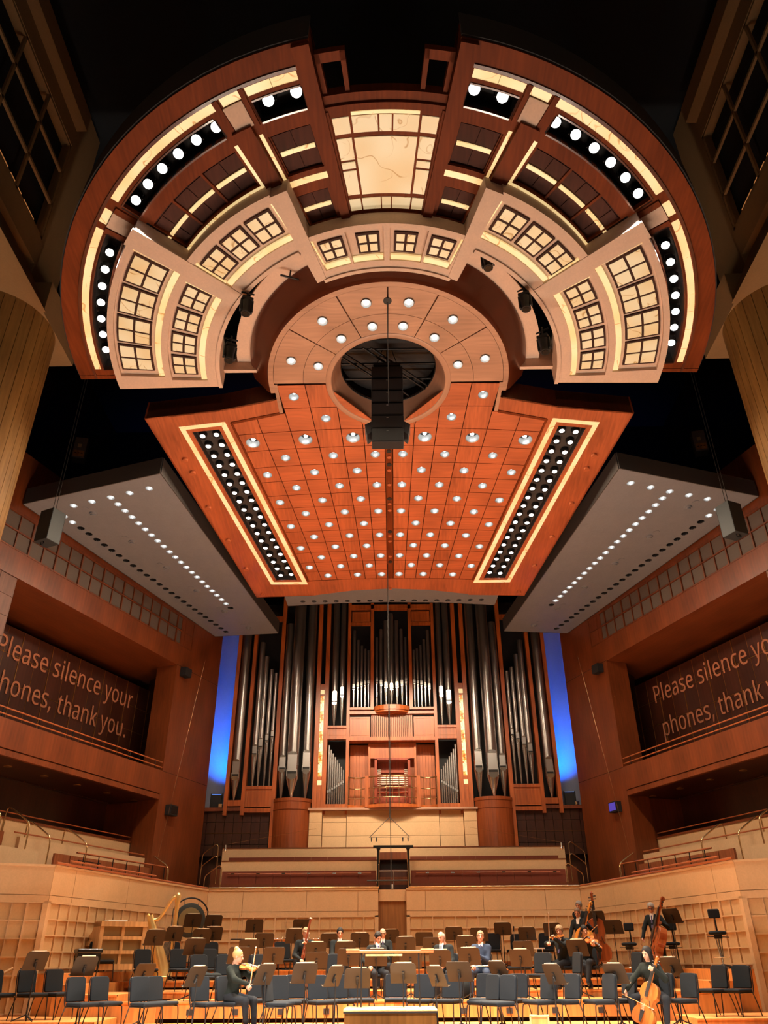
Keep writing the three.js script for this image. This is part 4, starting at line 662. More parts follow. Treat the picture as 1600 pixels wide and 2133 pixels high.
// ================================================================ CHOIR TERRACE behind the stage
const BD = -29;                                   // stage back wall
{
  const g = thing('choir_terrace', 'choir terrace of red benches between beige parapets below the organ', 'terrace');
  const y = (h) => E + h;
  for (const s of [-1, 1]) {
    const xa = 0.55, sp = (h0, h1, z0, z1, x1, m, n) => mesh(g, n, bb(s * xa, s * x1, y(h0), y(h1), z0, z1), m);
    sp(0, 1.9, BD - 0.9, BD - 0.12, 6.3, M.sideWood, 'terrace_step'); sp(0, 2.35, BD - 1.9, BD - 0.9, 6.5, M.sideWood, 'terrace_step'); sp(0, 2.95, BD - 3, BD - 1.9, 6.7, M.sideWood, 'terrace_step');
    sp(2.35, 3.12, BD - 1.28, BD - 1.2, 6.2, M.wallBeige, 'parapet'); sp(3.12, 3.15, BD - 1.3, BD - 1.18, 6.2, M.sideWood, 'parapet_cap');
    sp(2.95, 3.66, BD - 2.28, BD - 2.2, 6.4, M.wallBeige, 'parapet'); sp(3.66, 3.69, BD - 2.3, BD - 2.18, 6.4, M.sideWood, 'parapet_cap');
    for (let i = 0; i < 9; i++) {
      const x0 = s * (0.62 + i * 0.61), x1 = s * (0.62 + i * 0.61 + 0.6);
      mesh(g, 'bench_back', bb(x0, x1, y(2.3), y(2.78), BD - 1.1, BD - 1.03), M.seatRed); mesh(g, 'bench_seat', bb(x0, x1, y(2.12), y(2.26), BD - 1.0, BD - 0.55), M.seatRed);
      mesh(g, 'bench_front', bb(x0, x1, y(1.9), y(2.1), BD - 0.5, BD - 0.46), M.seatWood);
      mesh(g, 'bench_back', bb(x0, x1, y(2.9), y(3.34), BD - 2.1, BD - 2.03), M.seatRed);
    }
    mesh(g, 'rail', rod([s * 0.8, y(2.69), BD - 0.95], [s * 5.9, y(2.69), BD - 0.95], 0.018), M.railWood);
    for (let i = 0; i < 6; i++) mesh(g, 'rail_bracket', bx(0.12, 0.04, 0.05, s * (1.2 + i * 0.9), y(2.69), BD - 0.94), M.chrome);
    mesh(g, 'aisle_newel', [bb(s * 0.5, s * 0.58, y(1.9), y(3.5), BD - 0.95, BD - 0.85), bb(s * 0.46, s * 0.6, y(3.46), y(3.54), BD - 1.0, BD - 0.8), bb(s * 0.5, s * 0.56, y(2.0), y(3.3), BD - 0.16, BD - 0.1)], M.standBlack);
    mesh(g, 'aisle_rail', tube([[s * 0.5, y(2.2), BD - 0.1], [s * 0.5, y(2.85), BD - 0.1], [s * 0.5, y(2.95), BD - 0.25], [s * 0.5, y(3.45), BD - 1.0]], 0.022, 8, 24, 0.3), M.brass);
    for (const [x, z, h] of [[6.0, -0.35, 2.0], [6.35, -1.2, 2.4], [6.55, -2.1, 2.9]]) mesh(g, 'handrail', tube([[s * x, y(h), BD + z], [s * x, y(h + 0.8), BD + z], [s * (x + 0.1), y(h + 0.9), BD + z], [s * (x + 0.55), y(h + 0.62), BD + z - 0.2], [s * (x + 0.6), y(h + 0.5), BD + z - 0.2], [s * (x + 0.6), y(h), BD + z - 0.2]], 0.02, 8, 36, 0.25), M.brass);
  }
  for (let i = 0; i < 5; i++) mesh(g, 'aisle_stair', bb(-0.5, 0.5, y(0), y(1.75 + i * 0.3), BD - 0.5 - i * 0.5, BD - 1.0 - i * 0.5), i % 2 ? M.sideWood : M.darkPanel);
  mesh(g, 'aisle_gate', [rod([-0.5, y(2.68), BD - 0.14], [0.5, y(2.68), BD - 0.14], 0.02), rod([0, y(2.1), BD - 0.14], [0, y(2.7), BD - 0.14], 0.014)], M.steel);
  mesh(g, 'aisle_crossbar', bb(-0.72, 0.72, y(3.5), y(3.58), BD - 0.98, BD - 0.82), M.standBlack);
  // brass cap rail over the stage wall
  for (const s of [-1, 1]) mesh(g, 'cap_rail', [rod([s * 0.5, y(2.16), BD + 0.02], [s * 6.3, y(2.16), BD + 0.02], 0.035, 0.035, 10)], M.brass);
}

// ================================================================ STAGE WALL, panel by panel
{
  const y = (h) => E + h, TOP = 2.08;
  const run = (w, ax, az, bx_, bz, nx, nz, cols, rows, rowH, top, seams, bottom = -1.2) => {   // a straight stretch from a to b; n points into the room
    const L = Math.hypot(bx_ - ax, bz - az), ux = (bx_ - ax) / L, uz = (bz - az) / L, ang = Math.atan2(-uz, ux);
    const q = (u0, u1, h0, h1, d0, d1) => bx(u1 - u0, h1 - h0, d1 - d0, ax + ux * (u0 + u1) / 2 + nx * (d0 + d1) / 2, y((h0 + h1) / 2), az + uz * (u0 + u1) / 2 + nz * (d0 + d1) / 2, ang);
    mesh(w, 'wall_core', q(0, L, bottom, TOP, -0.25, -0.06), M.wallBeige);
    const us = [0, ...seams, L];
    for (let i = 0; i + 1 < us.length; i++) { mesh(w, 'frieze_panel', q(us[i] + 0.006, us[i + 1] - 0.006, 1.45, TOP, -0.06, 0.0), M.wallBeige); mesh(w, 'frieze_band', q(us[i] + 0.006, us[i + 1] - 0.006, top + 0.05, 1.438, -0.06, 0.0), M.wallBeige); }
    mesh(w, 'wall_cap', q(0, L, TOP, TOP + 0.05, -0.2, 0.03), M.wallBeige);
    const m0 = 0.12, cw = (L - 2 * m0) / cols, bars = [q(0, m0, bottom, top + 0.05, -0.06, 0), q(L - m0, L, bottom, top + 0.05, -0.06, 0), q(0, L, top, top + 0.05, -0.06, 0.0)];
    for (let c = 1; c < cols; c++) bars.push(q(m0 + c * cw - (c % 2 ? 0.012 : 0.022), m0 + c * cw + (c % 2 ? 0.012 : 0.022), top - rows * rowH, top, -0.06, c % 2 ? -0.008 : 0));
    for (let r = 1; r <= rows; r++) bars.push(q(m0, L - m0, top - r * rowH - 0.015, top - r * rowH + 0.015, -0.06, -0.003));
    mesh(w, 'grid_frame', bars, M.wallBeige);
    for (let c = 0; c < cols; c++) for (let r = 0; r < rows; r++) mesh(w, 'recessed_panel', q(m0 + c * cw + 0.02, m0 + (c + 1) * cw - 0.02, top - (r + 1) * rowH + 0.012, top - r * rowH - 0.012, -0.07, -0.045), M.wallPanel);
  };
  const back = setting('wall_back', 'golden beige stage back wall with a grid of recessed panels');
  run(back, -6.31, BD, -0.52, BD, 0, 1, 15, 5, 0.345, 1.27, [1.2, 3.36, 5.1]);
  run(back, 0.42, BD, 6.31, BD, 0, 1, 15, 5, 0.345, 1.27, [0.65, 2.6, 4.7]);
  const door = setting('door_1', 'open brown doorway in the middle of the stage wall');
  mesh(door, 'door_leaf', bb(-0.52, 0.42, y(-0.3), y(1.75), BD - 0.26, BD - 0.22), M.door);
  mesh(door, 'door_head', bb(-0.52, 0.42, y(1.75), y(2.1), BD - 0.3, BD - 0.14), M.wallBeige);
  mesh(door, 'door_jamb', [bb(-0.56, -0.52, y(-0.3), y(2.1), BD - 0.55, BD - 0.02), bb(0.42, 0.46, y(-0.3), y(2.1), BD - 0.55, BD - 0.02)], M.door);
  mesh(door, 'head_lamp', cyl(0.03, 0.03, 0.14, -0.05, y(2.2), BD - 0.3, 10), M.white);
  for (const s of [-1, 1]) {
    const w = setting(s < 0 ? 'wall_stage_left' : 'wall_stage_right', 'splayed golden stage side wall with a grid of recessed panels');
    const a = [s * 8.49, -21.04], b = [s * 6.31, BD], L = Math.hypot(a[0] - b[0], a[1] - b[1]), n = [-s * (a[1] - b[1]) / L, -Math.abs(a[0] - b[0]) / L * -1];
    const nn = [-s * 0.9645, 0.2641];
    if (s < 0) run(w, a[0], a[1], b[0], b[1], 0.9645, 0.2641, 20, 5, 0.345, 1.27, [0.9, 3.4, 6.0], -1.2); else run(w, b[0], b[1], a[0], a[1], -0.9645, 0.2641, 20, 5, 0.345, 1.27, [2.2, 4.8, 7.3], -1.2);
    if (s < 0) run(w, -10.9, -19.95, a[0], a[1], 0.412, 0.911, 7, 6, 0.38, 1.27, [], -1.3); else run(w, a[0], a[1], 10.9, -19.95, -0.412, 0.911, 7, 6, 0.38, 1.27, [], -1.3);
    mesh(w, 'stair_rail', rod([s * 8.9, y(-0.1), -20.75], [s * 10.6, y(-1.1), -19.9], 0.03), M.wallBeige);
    const sd = [s * 0.2641, 0.9645];
    mesh(w, 'cap_board', [rod([s * 8.45, y(2.17), -21.0], [s * 6.34, y(2.17), BD], 0.03), rod([s * 8.3, y(2.26), -21.5], [s * 7.2, y(2.26), -25.6], 0.02)], M.railWood);
  }
}

// ================================================================ RISERS
const TIER = [[20.0, 5.25, 0.39], [21.7, 6.2, 0.53], [23.5, 7.1, 0.72], [25.4, 7.7, 0.94], [27.2, 7.9, 1.13]];
{
  TIER.forEach(([d, half, h], i) => {
    const words = ['lowest', 'second', 'third', 'fourth', 'highest'][i];
    const r = thing('stage_riser', words + ' orange wooden orchestra riser, stepping up towards the stage wall', 'riser', [0, 0, 0], 0, 'orchestra risers');
    const wallX = (dd) => 8.35 - (dd - 21.04) * 0.274, d2 = i < 4 ? TIER[i + 1][0] : 28.85, under = i ? TIER[i - 1][2] - 0.05 : 0;
    const hw = Math.min(half, wallX(d) - 0.1), nb = 14, xs = (k) => -hw + 2 * hw * k / nb, wide = Math.min(half, wallX(d2) - 0.1);
    for (let k = 0; k < nb; k++) { const x0 = xs(k), x1 = xs(k + 1) - 0.006; mesh(r, 'front_board', bb(x0, x1, i ? Math.max(h - 0.14, 0) : h - 0.31, h - 0.03, -d, -d - 0.04), k % 3 === 1 ? M.stageWood2 : M.stageWood); }
    mesh(r, 'nosing', bb(-hw, hw, h - 0.03, h, -d + 0.02, -d - 0.1), M.stageWood);
    mesh(r, 'deck', bb(-wide, wide, h - 0.04, h - 0.002, -d - 0.06, -d2 - 0.05), M.stageWood);
    mesh(r, 'under_side', bb(-wide, wide, Math.max(0, under - 0.02), h - 0.05, -d - 0.3, -d2), M.seam);
    if (i < 4) for (const s of [-1, 1]) {          // wings of the riser that come forward at the sides
      const xo = i < 3 ? TIER[i + 1][1] : 8.2, df = [0, 19.95, 20.1, 20.3, 20.5][i + 1], x0 = half - 0.02;
      const dBack = Math.min(d + 0.4, 25), xa = Math.min(xo, wallX(df) - 0.12), xb = Math.min(xo, wallX(dBack) - 0.12); mesh(r, 'wing', prism([[s * Math.min(x0, xb - 0.05), -dBack], [s * x0, -df], [s * xa, -df], [s * xb, -dBack]], 0, h), M.stageWood);
      mesh(r, 'wing_nosing', bb(s * x0, s * Math.min(xo, 8.25), h - 0.03, h + 0.004, -df + 0.02, -df - 0.06), M.stageWood);
    }
    if (i === 0) for (let k = 0; k < 10; k++) { mesh(r, 'cable_port', bx(0.13, 0.11, 0.02, -4.6 + k * 1.0 + 0.1, 0.2, -19.985), M.black); }
  });
  for (const s of [-1, 1]) {
    const p = thing('floor_platform', s < 0 ? 'low wooden platform under the leftmost chairs' : 'low wooden platform under the rightmost chairs', 'platform', [0, 0, 0], 0, 'low platforms');
    mesh(p, 'deck', bb(s * 6.05, s * 9.4, 0.09, 0.12, -18.45, -20.4), M.stageWood); mesh(p, 'front_board', bb(s * 6.05, s * 9.4, 0.0, 0.09, -18.47, -18.5), M.stageWood2); mesh(p, 'side_board', bb(s * 6.05, s * 6.09, 0, 0.09, -18.5, -20.4), M.stageWood2); mesh(p, 'core', bb(s * 6.1, s * 9.4, 0.0, 0.088, -18.52, -20.35), M.seam);
  }
}

// ================================================================ CHAIRS AND MUSIC STANDS
const ORD = ['first', 'second', 'third', 'fourth', 'fifth', 'sixth', 'seventh', 'eighth', 'ninth', 'tenth', 'eleventh', 'twelfth', 'thirteenth', 'fourteenth', 'fifteenth', 'sixteenth', 'seventeenth', 'eighteenth', 'nineteenth', 'twentieth', 'twenty-first', 'twenty-second', 'twenty-third', 'twenty-fourth', 'twenty-fifth', 'twenty-sixth', 'twenty-seventh', 'twenty-eighth'];
const CHAIRS = [[-8.34,19.0,0.12,53],[-7.68,19.1,0.12,50],[-7.22,19.4,0.12,47],[-6.08,17.65,0,50],[-5.72,17.95,0,48],[-4.79,17.49,0,45],[-4.6,17.91,0,50],[-7.47,22.6,0.72,37],[-6.17,22.09,0.53,33],[-6.87,23.9,0.72,32],[-5.95,24.0,0.72,28],[-5.32,22.2,0.53,29],[-4.4,20.5,0.39,30],[-4.57,22.3,0.53,26],[-4.96,24.2,0.72,23],[-3.85,20.7,0.39,26],[-3.6,17.44,0,43],[-3.54,22.3,0.53,20],[-3.07,20.8,0.39,21],[-2.78,18.9,0,24],[-2.19,17.24,0,67],[-2.15,17.9,0,33],[-1.97,18.6,0,18],[-1.44,18.0,0,20],[-1.1,18.4,0,11],[-0.7,18.8,0,7],[-1.3,20.7,0.39,9],[-3.0,24.2,0.72,15],[0.02,18.9,0,0],[0.53,18.3,0,-11],[1.06,18.2,0,-19],[1.81,18.6,0,-17],[1.7,17.48,0,-51],[1.95,17.08,0,-47],[2.38,18.3,0,-28],[2.79,17.59,0,-50],[3.27,17.66,0,-52],[3.31,20.6,0.39,-28],[2.87,26.16,0.94,-12],[4.45,26.25,0.94,-18],[3.7,26.9,0.94,-15],[3.1,22.2,0.53,-18],[3.96,20.5,0.39,-68],[3.94,17.56,0,-62],[4.44,17.99,0,-60],[5.23,18.11,0,-45],[5.58,17.79,0,-57],[6.74,19.23,0.12,-54],[7.18,19.07,0.12,-48],[5.43,20.8,0.39,-64]] ;
const STANDS = [[-7.57,18.7,0.12,51,1.07],[-6.28,18.01,0,49,1.09],[-5.95,21.76,0.53,38,1.15],[-5.94,23.6,0.72,40,1.09],[-4.71,20.76,0.39,35,1.07],[-5.22,18.6,0,56,0.96],[-5.94,25.6,0.94,24,1.27],[-5.37,25.8,0.94,22,1.25],[-5.17,25.0,0.72,22,1.13],[-5.26,23.9,0.72,25,1.04],[-4.14,25.8,0.94,17,1.13],[-3.44,23.2,0.72,18,0.91],[-3.59,20.4,0.39,29,0.89],[-3.62,21.9,0.53,26,0.93],[-2.78,20.4,0.39,24,0.88],[-3.8,17.11,0,63,0.91],[-2.46,16.95,0,58,0.94],[-2.77,26,0.94,12,1.13],[-2.67,23.6,0.72,14,1.02],[-1.94,21.8,0.53,12,0.86],[-1.79,20.4,0.39,13,0.78],[-1.75,23.8,0.72,9,0.91],[-0.93,23.8,0.72,5,0.92],[-1.21,21.8,0.53,7,0.87],[-1.05,20.3,0.39,8,0.84],[-0.42,20.3,0.39,3,0.83],[-1.75,17.4,0,28,0.95],[-1.16,17.2,0,59,0.9],[-0.73,17.6,0,8,0.86],[-0.11,25.6,0.94,1,0.83],[0.29,22.6,0.53,-2,0.98],[0.87,25.4,0.72,-4,0.97],[0.99,22.6,0.53,-6,0.97],[1.76,25.7,0.94,-8,0.89],[2.47,25.5,0.94,-11,0.86],[1.85,22.6,0.53,-10,0.99],[1.72,20.4,0.39,-15,0.84],[0.37,20.5,0.39,-3,0.79],[1.05,20.4,0.39,-8,0.8],[0.17,17.5,0,-7,0.94],[0.81,17.2,0,-55,0.89],[1.27,17.6,0,-24,0.96],[3.26,26.26,0.94,-13,1.02],[3.94,26,0.94,-16,0.88],[4.68,25.92,0.94,-19,0.99],[3.18,21.8,0.53,-22,0.86],[2.88,20.3,0.39,-25,0.8],[2.06,17.66,0,-57,0.96],[3.07,17.31,0,-58,0.91],[4.34,21.0,0.39,-32,1.0],[6.1,24.33,0.72,-28,1.21],[5.95,25.6,0.94,-29,1.28],[4.33,17.6,0,-50,0.91],[5.7,18.4,0,-59,1.01],[7.37,23.07,0.72,-52,1.42]] ;

const PLAYERS = [                                 // seats of the players: x, distance, floor, turn
  { id: 'vl', x: -3.14, d: 17.6, f: 0, yaw: 58 }, { id: 'bsn', x: -2.26, d: 22.3, f: 0.53, yaw: 16 }, { id: 'cl', x: -1.40, d: 22.6, f: 0.53, yaw: 8 }, { id: 'bald', x: -0.30, d: 23.1, f: 0.53, yaw: 2 },
  { id: 'tie', x: -0.45, d: 21.3, f: 0.39, yaw: 18 }, { id: 'bald2', x: 1.25, d: 21.3, f: 0.39, yaw: -20 }, { id: 'fl', x: 2.04, d: 21.0, f: 0.39, yaw: -14 }, { id: 'va', x: 4.17, d: 22.1, f: 0.53, yaw: -50 }, { id: 'va2', x: 4.76, d: 22.0, f: 0.53, yaw: -22 }, { id: 'vc', x: 5.02, d: 17.6, f: 0, yaw: -38 },
];
const seats = CHAIRS.filter(([x, d]) => !PLAYERS.some((p) => Math.hypot(p.x - x, p.d - d) < 0.3)).concat(PLAYERS.map((p) => [p.x, p.d + 0.02, p.f, p.yaw, p.id]));
const tierName = (f, x) => (f === 0 ? 'front row on the stage floor' : f === 0.12 ? (x < 0 ? 'left low platform' : 'right low platform') : f === 0.39 ? 'lowest riser' : f === 0.53 ? 'second riser' : f === 0.72 ? 'third riser' : 'fourth riser');
function ranked(list) {                           // counts each row from the left as the camera sees it
  const rows = {}; list.forEach((q, i) => { const k = tierName(q[2], q[0]); (rows[k] = rows[k] || []).push([q[0] / q[1], i]); });
  const out = []; for (const k of Object.keys(rows)) rows[k].sort((a, b) => a[0] - b[0]).forEach(([, i], n) => { out[i] = [ORD[n], k]; }); return out;
}
let chair0;
function makeChair() {
  const g = new THREE.Group();
  const seat = new RoundedBoxGeometry(0.47, 0.065, 0.45, 3, 0.03); boxUV(seat); seat.translate(0, 0.455, 0.02); mesh(g, 'seat', seat, M.chairPad);
  const s = new THREE.Shape(), w = 0.205, h = 0.40, r = 0.075; s.moveTo(-w * 0.92, 0); s.lineTo(w * 0.92, 0); s.quadraticCurveTo(w, 0, w, 0.06); s.lineTo(w, h - r); s.quadraticCurveTo(w, h, w - r, h); s.lineTo(-w + r, h); s.quadraticCurveTo(-w, h, -w, h - r); s.lineTo(-w, 0.06); s.quadraticCurveTo(-w, 0, -w * 0.92, 0);
  const back = new THREE.ExtrudeGeometry(s, { depth: 0.022, bevelEnabled: true, bevelThickness: 0.014, bevelSize: 0.012, bevelSegments: 2, curveSegments: 6 }); boxUV(back); back.rotateX(-0.14); back.translate(0, 0.50, -0.235); mesh(g, 'backrest', back, M.chairPad);
  const t = 0.0115;
  for (const q of [-1, 1]) {
    mesh(g, 'back_frame', tube([[q * 0.225, 0.40, -0.2], [q * 0.232, 0.52, -0.245], [q * 0.23, 0.82, -0.292], [q * 0.2, 0.895, -0.302]], t, 6, 14), M.chairFrame);
    mesh(g, 'leg', tube([[q * 0.225, 0.41, -0.2], [q * 0.235, 0.25, -0.26], [q * 0.245, 0.0, -0.34]], t, 6, 10), M.chairFrame);
    mesh(g, 'leg', tube([[q * 0.2, 0.415, 0.12], [q * 0.215, 0.41, 0.2], [q * 0.222, 0.37, 0.235], [q * 0.232, 0.0, 0.275]], t, 6, 14), M.chairFrame);
    mesh(g, 'seat_rail', rod([q * 0.222, 0.415, -0.2], [q * 0.205, 0.415, 0.16], t, t, 6), M.chairFrame);
  }
  mesh(g, 'top_bar', rod([-0.2, 0.895, -0.302], [0.2, 0.895, -0.302], t * 0.9, t * 0.9, 6), M.chairFrame);
  each(g, 'cross_bar', [rod([-0.22, 0.415, -0.15], [0.22, 0.415, -0.15], t, t, 6), rod([-0.2, 0.415, 0.15], [0.2, 0.415, 0.15], t, t, 6)], M.chairFrame);
  return g;
}
chair0 = makeChair();
const seatRank = ranked(seats);
seats.forEach(([x, d, f, yaw, who], i) => {
  const c = chair0.clone(); c.name = numbered('orchestra_chair'); c.position.set(x, f, -d); c.rotation.y = R(who ? yaw : yaw + 9 * Math.sign(yaw)); scene.add(c);
  tag(c, `${seatRank[i][0]} black padded orchestra chair from the left on the ${seatRank[i][1].replace('front row on the stage floor', 'stage floor')}${who ? ', taken' : ', empty'}`, 'chair', 'orchestra chairs');
});
function makeStand(h, tilt, paper) {
  const g = new THREE.Group();
  const s = new THREE.Shape(), w = 0.255, b = -0.185, t = 0.185, r = 0.05; s.moveTo(-w, b); s.lineTo(w, b); s.lineTo(w, t - r); s.lineTo(w - r * 0.7, t); s.lineTo(-w + r * 0.7, t); s.lineTo(-w, t - r); s.lineTo(-w, b);
  const desk = new THREE.ExtrudeGeometry(s, { depth: 0.006, bevelEnabled: false }); boxUV(desk);
  const d = mesh(g, 'desk', [desk, bx(0.51, 0.006, 0.055, 0, b + 0.003, -0.025), bx(0.51, 0.02, 0.004, 0, b + 0.01, -0.052)], M.stand); d.position.set(0, h, 0); d.rotation.x = tilt;
  mesh(d, 'pivot', [bx(0.05, 0.13, 0.03, 0, -0.03, 0.02), cyl(0.02, 0.02, 0.09, 0, -0.06, 0.035, 8)], M.standBlack);
  if (paper) mesh(d, 'sheet_music', [bx(0.3, 0.33, 0.006, -0.02 + 0.04 * (paper % 3 - 1), 0.03, -0.008), bx(0.29, 0.335, 0.003, 0.03, 0.034, -0.013)], M.paper);
  mesh(g, 'pole', [rod([0, 0.05, 0.02], [0, h - 0.06, 0.035], 0.011, 0.009), rod([0, 0.05, 0.02], [0, h * 0.55, 0.028], 0.016, 0.016)], M.standBlack);
  for (let i = 0; i < 3; i++) { const a = R(90 + i * 120); mesh(g, 'foot', tube([[0, 0.12, 0.02], [0.1 * Math.cos(a), 0.075, 0.02 + 0.1 * Math.sin(a)], [0.27 * Math.cos(a), 0.012, 0.02 + 0.27 * Math.sin(a)]], 0.012, 6, 8), M.standBlack); }
  return g;
}
const standRank = ranked(STANDS);
STANDS.forEach(([x, d, f, yaw, h], i) => {
  const g = makeStand(h, R(24), rnd() > 0.3 ? 1 + i : 0); g.name = numbered('music_stand'); g.position.set(x, f, -d); g.rotation.y = R(yaw); scene.add(g);
  tag(g, `${standRank[i][0]} brown music stand from the left on the ${standRank[i][1].replace('front row on the stage floor', 'stage floor')}`, 'music stand', 'music stands');
});

// ================================================================ PODIUM AND LARGE INSTRUMENTS
{
  const p = thing('podium', 'brown wooden conductor podium at the bottom middle', 'podium', [-0.085, 0, -17.0]);
  mesh(p, 'box', bb(-0.84, 0.84, 0, 0.35, -0.7, 0.3), M.podium); mesh(p, 'top_board', rbx(1.72, 0.035, 1.04, 0.012, 0, 0.37, -0.2), M.maple); mesh(p, 'edge_trim', bb(-0.86, 0.86, 0.325, 0.35, -0.72, 0.32), M.ebony);
  const r = thing('podium_rail', 'wooden rail on black posts standing on the conductor podium', 'railing', [-0.085, 0.388, -17.4]);
  mesh(r, 'rail', rbx(1.72, 0.05, 0.07, 0.015, 0, 0.92, 0), M.railWood); mesh(r, 'rail_end', [bx(0.26, 0.028, 0.08, -0.73, 0.955, 0), bx(0.26, 0.028, 0.08, 0.73, 0.955, 0)], M.maple); mesh(r, 'under_rail', bx(0.72, 0.035, 0.05, -0.12, 0.86, 0), M.maple);
  for (const s of [-1, 1]) mesh(r, 'post', rod([s * 0.56, 0, 0], [s * 0.56, 0.9, 0], 0.014), M.standBlack);
  const bl = thing('wooden_block', 'small pale wooden box on the stage floor right of the podium', 'box', [2.72, 0, -17.3], R(-12));
  mesh(bl, 'box_body', bb(-0.17, 0.17, 0, 0.24, -0.15, 0.15), M.stageWood); mesh(bl, 'box_edge', [bb(-0.18, -0.15, 0, 0.25, 0.14, 0.17), bb(0.15, 0.18, 0, 0.25, 0.14, 0.17), bb(-0.18, 0.18, 0.235, 0.255, -0.16, 0.17)], M.maple);

  // celesta
  const c = thing('celesta', 'pale maple celesta with framed fabric back beside the left stage wall', 'celesta', [-7.2, 0.94, -22.9], R(38));
  mesh(c, 'frame', [bb(-0.62, -0.52, 0.05, 1.12, -0.25, 0.25), bb(0.52, 0.62, 0.05, 1.12, -0.25, 0.25), bb(-0.62, 0.62, 1.02, 1.14, -0.27, 0.27), bb(-0.52, 0.52, 0.72, 0.8, 0.2, 0.25), bb(-0.52, 0.52, 0.4, 0.48, 0.2, 0.25), bb(-0.52, 0.52, 0.05, 0.18, 0.2, 0.25), bb(-0.04, 0.04, 0.05, 1.1, 0.19, 0.235)], M.maple);
  for (const [h0, h1] of [[0.18, 0.4], [0.48, 0.72], [0.8, 1.02]]) for (const s of [-1, 1]) mesh(c, 'fabric_panel', bb(s * 0.04, s * 0.52, h0, h1, 0.17, 0.19), M.gauze);
  mesh(c, 'key_shelf', [bb(-0.7, 0.62, 0.58, 0.7, -0.6, -0.2), bb(-0.72, -0.6, 0.0, 0.6, -0.58, -0.5), bb(0.5, 0.6, 0.0, 0.6, -0.58, -0.5)], M.maple); mesh(c, 'key_cheek', panelXY([[0, 0], [0.34, 0], [0.3, 0.12], [0.12, 0.2], [0.0, 0.42]], -0.02, 0.03).rotateY(PI / 2).translate(-0.6, 0.7, -0.22), M.maple);
  mesh(c, 'castor', [-1, 1].map((s) => cyl(0.035, 0.035, 0.05, s * 0.5, 0.025, 0.15, 10)), M.black); mesh(c, 'score_on_lid', bx(0.5, 0.03, 0.3, -0.15, 1.16, 0), M.white);
  const pb = thing('piano_bench', 'black tufted piano bench near the celesta', 'bench', [-7.6, 0.94, -21.9], R(35));
  mesh(pb, 'cushion', rbx(0.62, 0.1, 0.36, 0.03, 0, 0.46, 0), M.blackGloss); mesh(pb, 'apron', bb(-0.28, 0.28, 0.3, 0.42, -0.15, 0.15), M.blackGloss);
  for (const a of [-1, 1]) for (const b of [-1, 1]) mesh(pb, 'leg', rod([a * 0.27, 0.36, b * 0.13], [a * 0.25, 0, b * 0.12], 0.028, 0.02), M.blackGloss);
  // harp
  const h = thing('harp', 'gilded pedal harp standing before the left stage wall', 'harp', [-6.33, 0.72, -23.7], R(10));
  h.scale.setScalar(1.15);
  mesh(h, 'base', [rbx(0.42, 0.1, 0.4, 0.02, 0.05, 0.05, 0), cyl(0.17, 0.13, 0.14, 0.2, 0.17, 0, 12)], M.goldLeaf);
  mesh(h, 'pillar', lathe([[0.05, 0.1], [0.045, 0.3], [0.04, 1.4], [0.055, 1.5], [0.045, 1.56], [0.065, 1.62], [0.07, 1.76], [0.03, 1.82], [0.001, 1.83]], 16).translate(0.3, 0, 0), M.goldLeaf);
  mesh(h, 'neck', tube([[0.3, 1.74, 0], [0.18, 1.70, 0], [0.06, 1.5, 0], [-0.06, 1.3, 0], [-0.18, 1.24, 0], [-0.3, 1.3, 0], [-0.36, 1.36, 0]], 0.038, 10, 40), M.goldLeaf);
  mesh(h, 'soundbox', (() => { const g = cyl(0.19, 0.07, 1.32, 0, 0, 0, 12); g.scale(1, 1, 0.75); g.rotateZ(0.36); g.translate(-0.07, 0.72, 0); return g; })(), M.goldLeaf);
  const st = []; for (let i = 0; i < 24; i++) { const t = i / 23; st.push(rod([-0.28 + 0.5 * t, 1.1 - 0.95 * t, 0], [-0.26 + 0.52 * t, 1.28 + 0.4 * t * t, 0], 0.002, 0.002, 4)); }
  mesh(h, 'strings', st, M.paper).userData.kind = 'stuff';
  // tam-tam
  const g = thing('tam_tam', 'large round bronze gong on a dark arched stand', 'gong', [-6.15, 0.94, -26.1], R(22));
  const tor = new THREE.TorusGeometry(0.56, 0.022, 8, 40, PI * 0.75); tor.rotateZ(PI * 0.125); tor.translate(0, 1.34, -0.02); mesh(g, 'stand', [tor, rod([-0.52, 1.55, 0], [-0.5, 0.05, 0], 0.02), rod([0.52, 1.55, 0], [0.5, 0.05, 0], 0.02), rod([-0.5, 0.04, -0.25], [-0.5, 0.04, 0.25], 0.02), rod([0.5, 0.04, -0.25], [0.5, 0.04, 0.25], 0.02), rod([-0.5, 0.2, 0], [0.5, 0.2, 0], 0.016)], M.standBlack);
  const disc = lathe([[0.001, 0.03], [0.1, 0.025], [0.34, 0.0], [0.35, -0.005]], 40); disc.rotateX(PI / 2); disc.translate(0, 1.3, 0.02); mesh(g, 'gong_face', disc, M.gong);
  const rim = lathe([[0.34, 0.0], [0.45, -0.012], [0.465, -0.03], [0.46, -0.08], [0.44, -0.08]], 40); rim.rotateX(PI / 2); rim.translate(0, 1.3, 0.02); mesh(g, 'gong_rim', rim, M.gongRim); mesh(g, 'gong_boss', sph(0.06, 0, 1.3, 0.05, 14), M.gongRim);
  mesh(g, 'cord', [rod([-0.2, 1.7, 0], [-0.24, 1.86, 0], 0.006), rod([0.2, 1.7, 0], [0.24, 1.86, 0], 0.006)], M.cable);
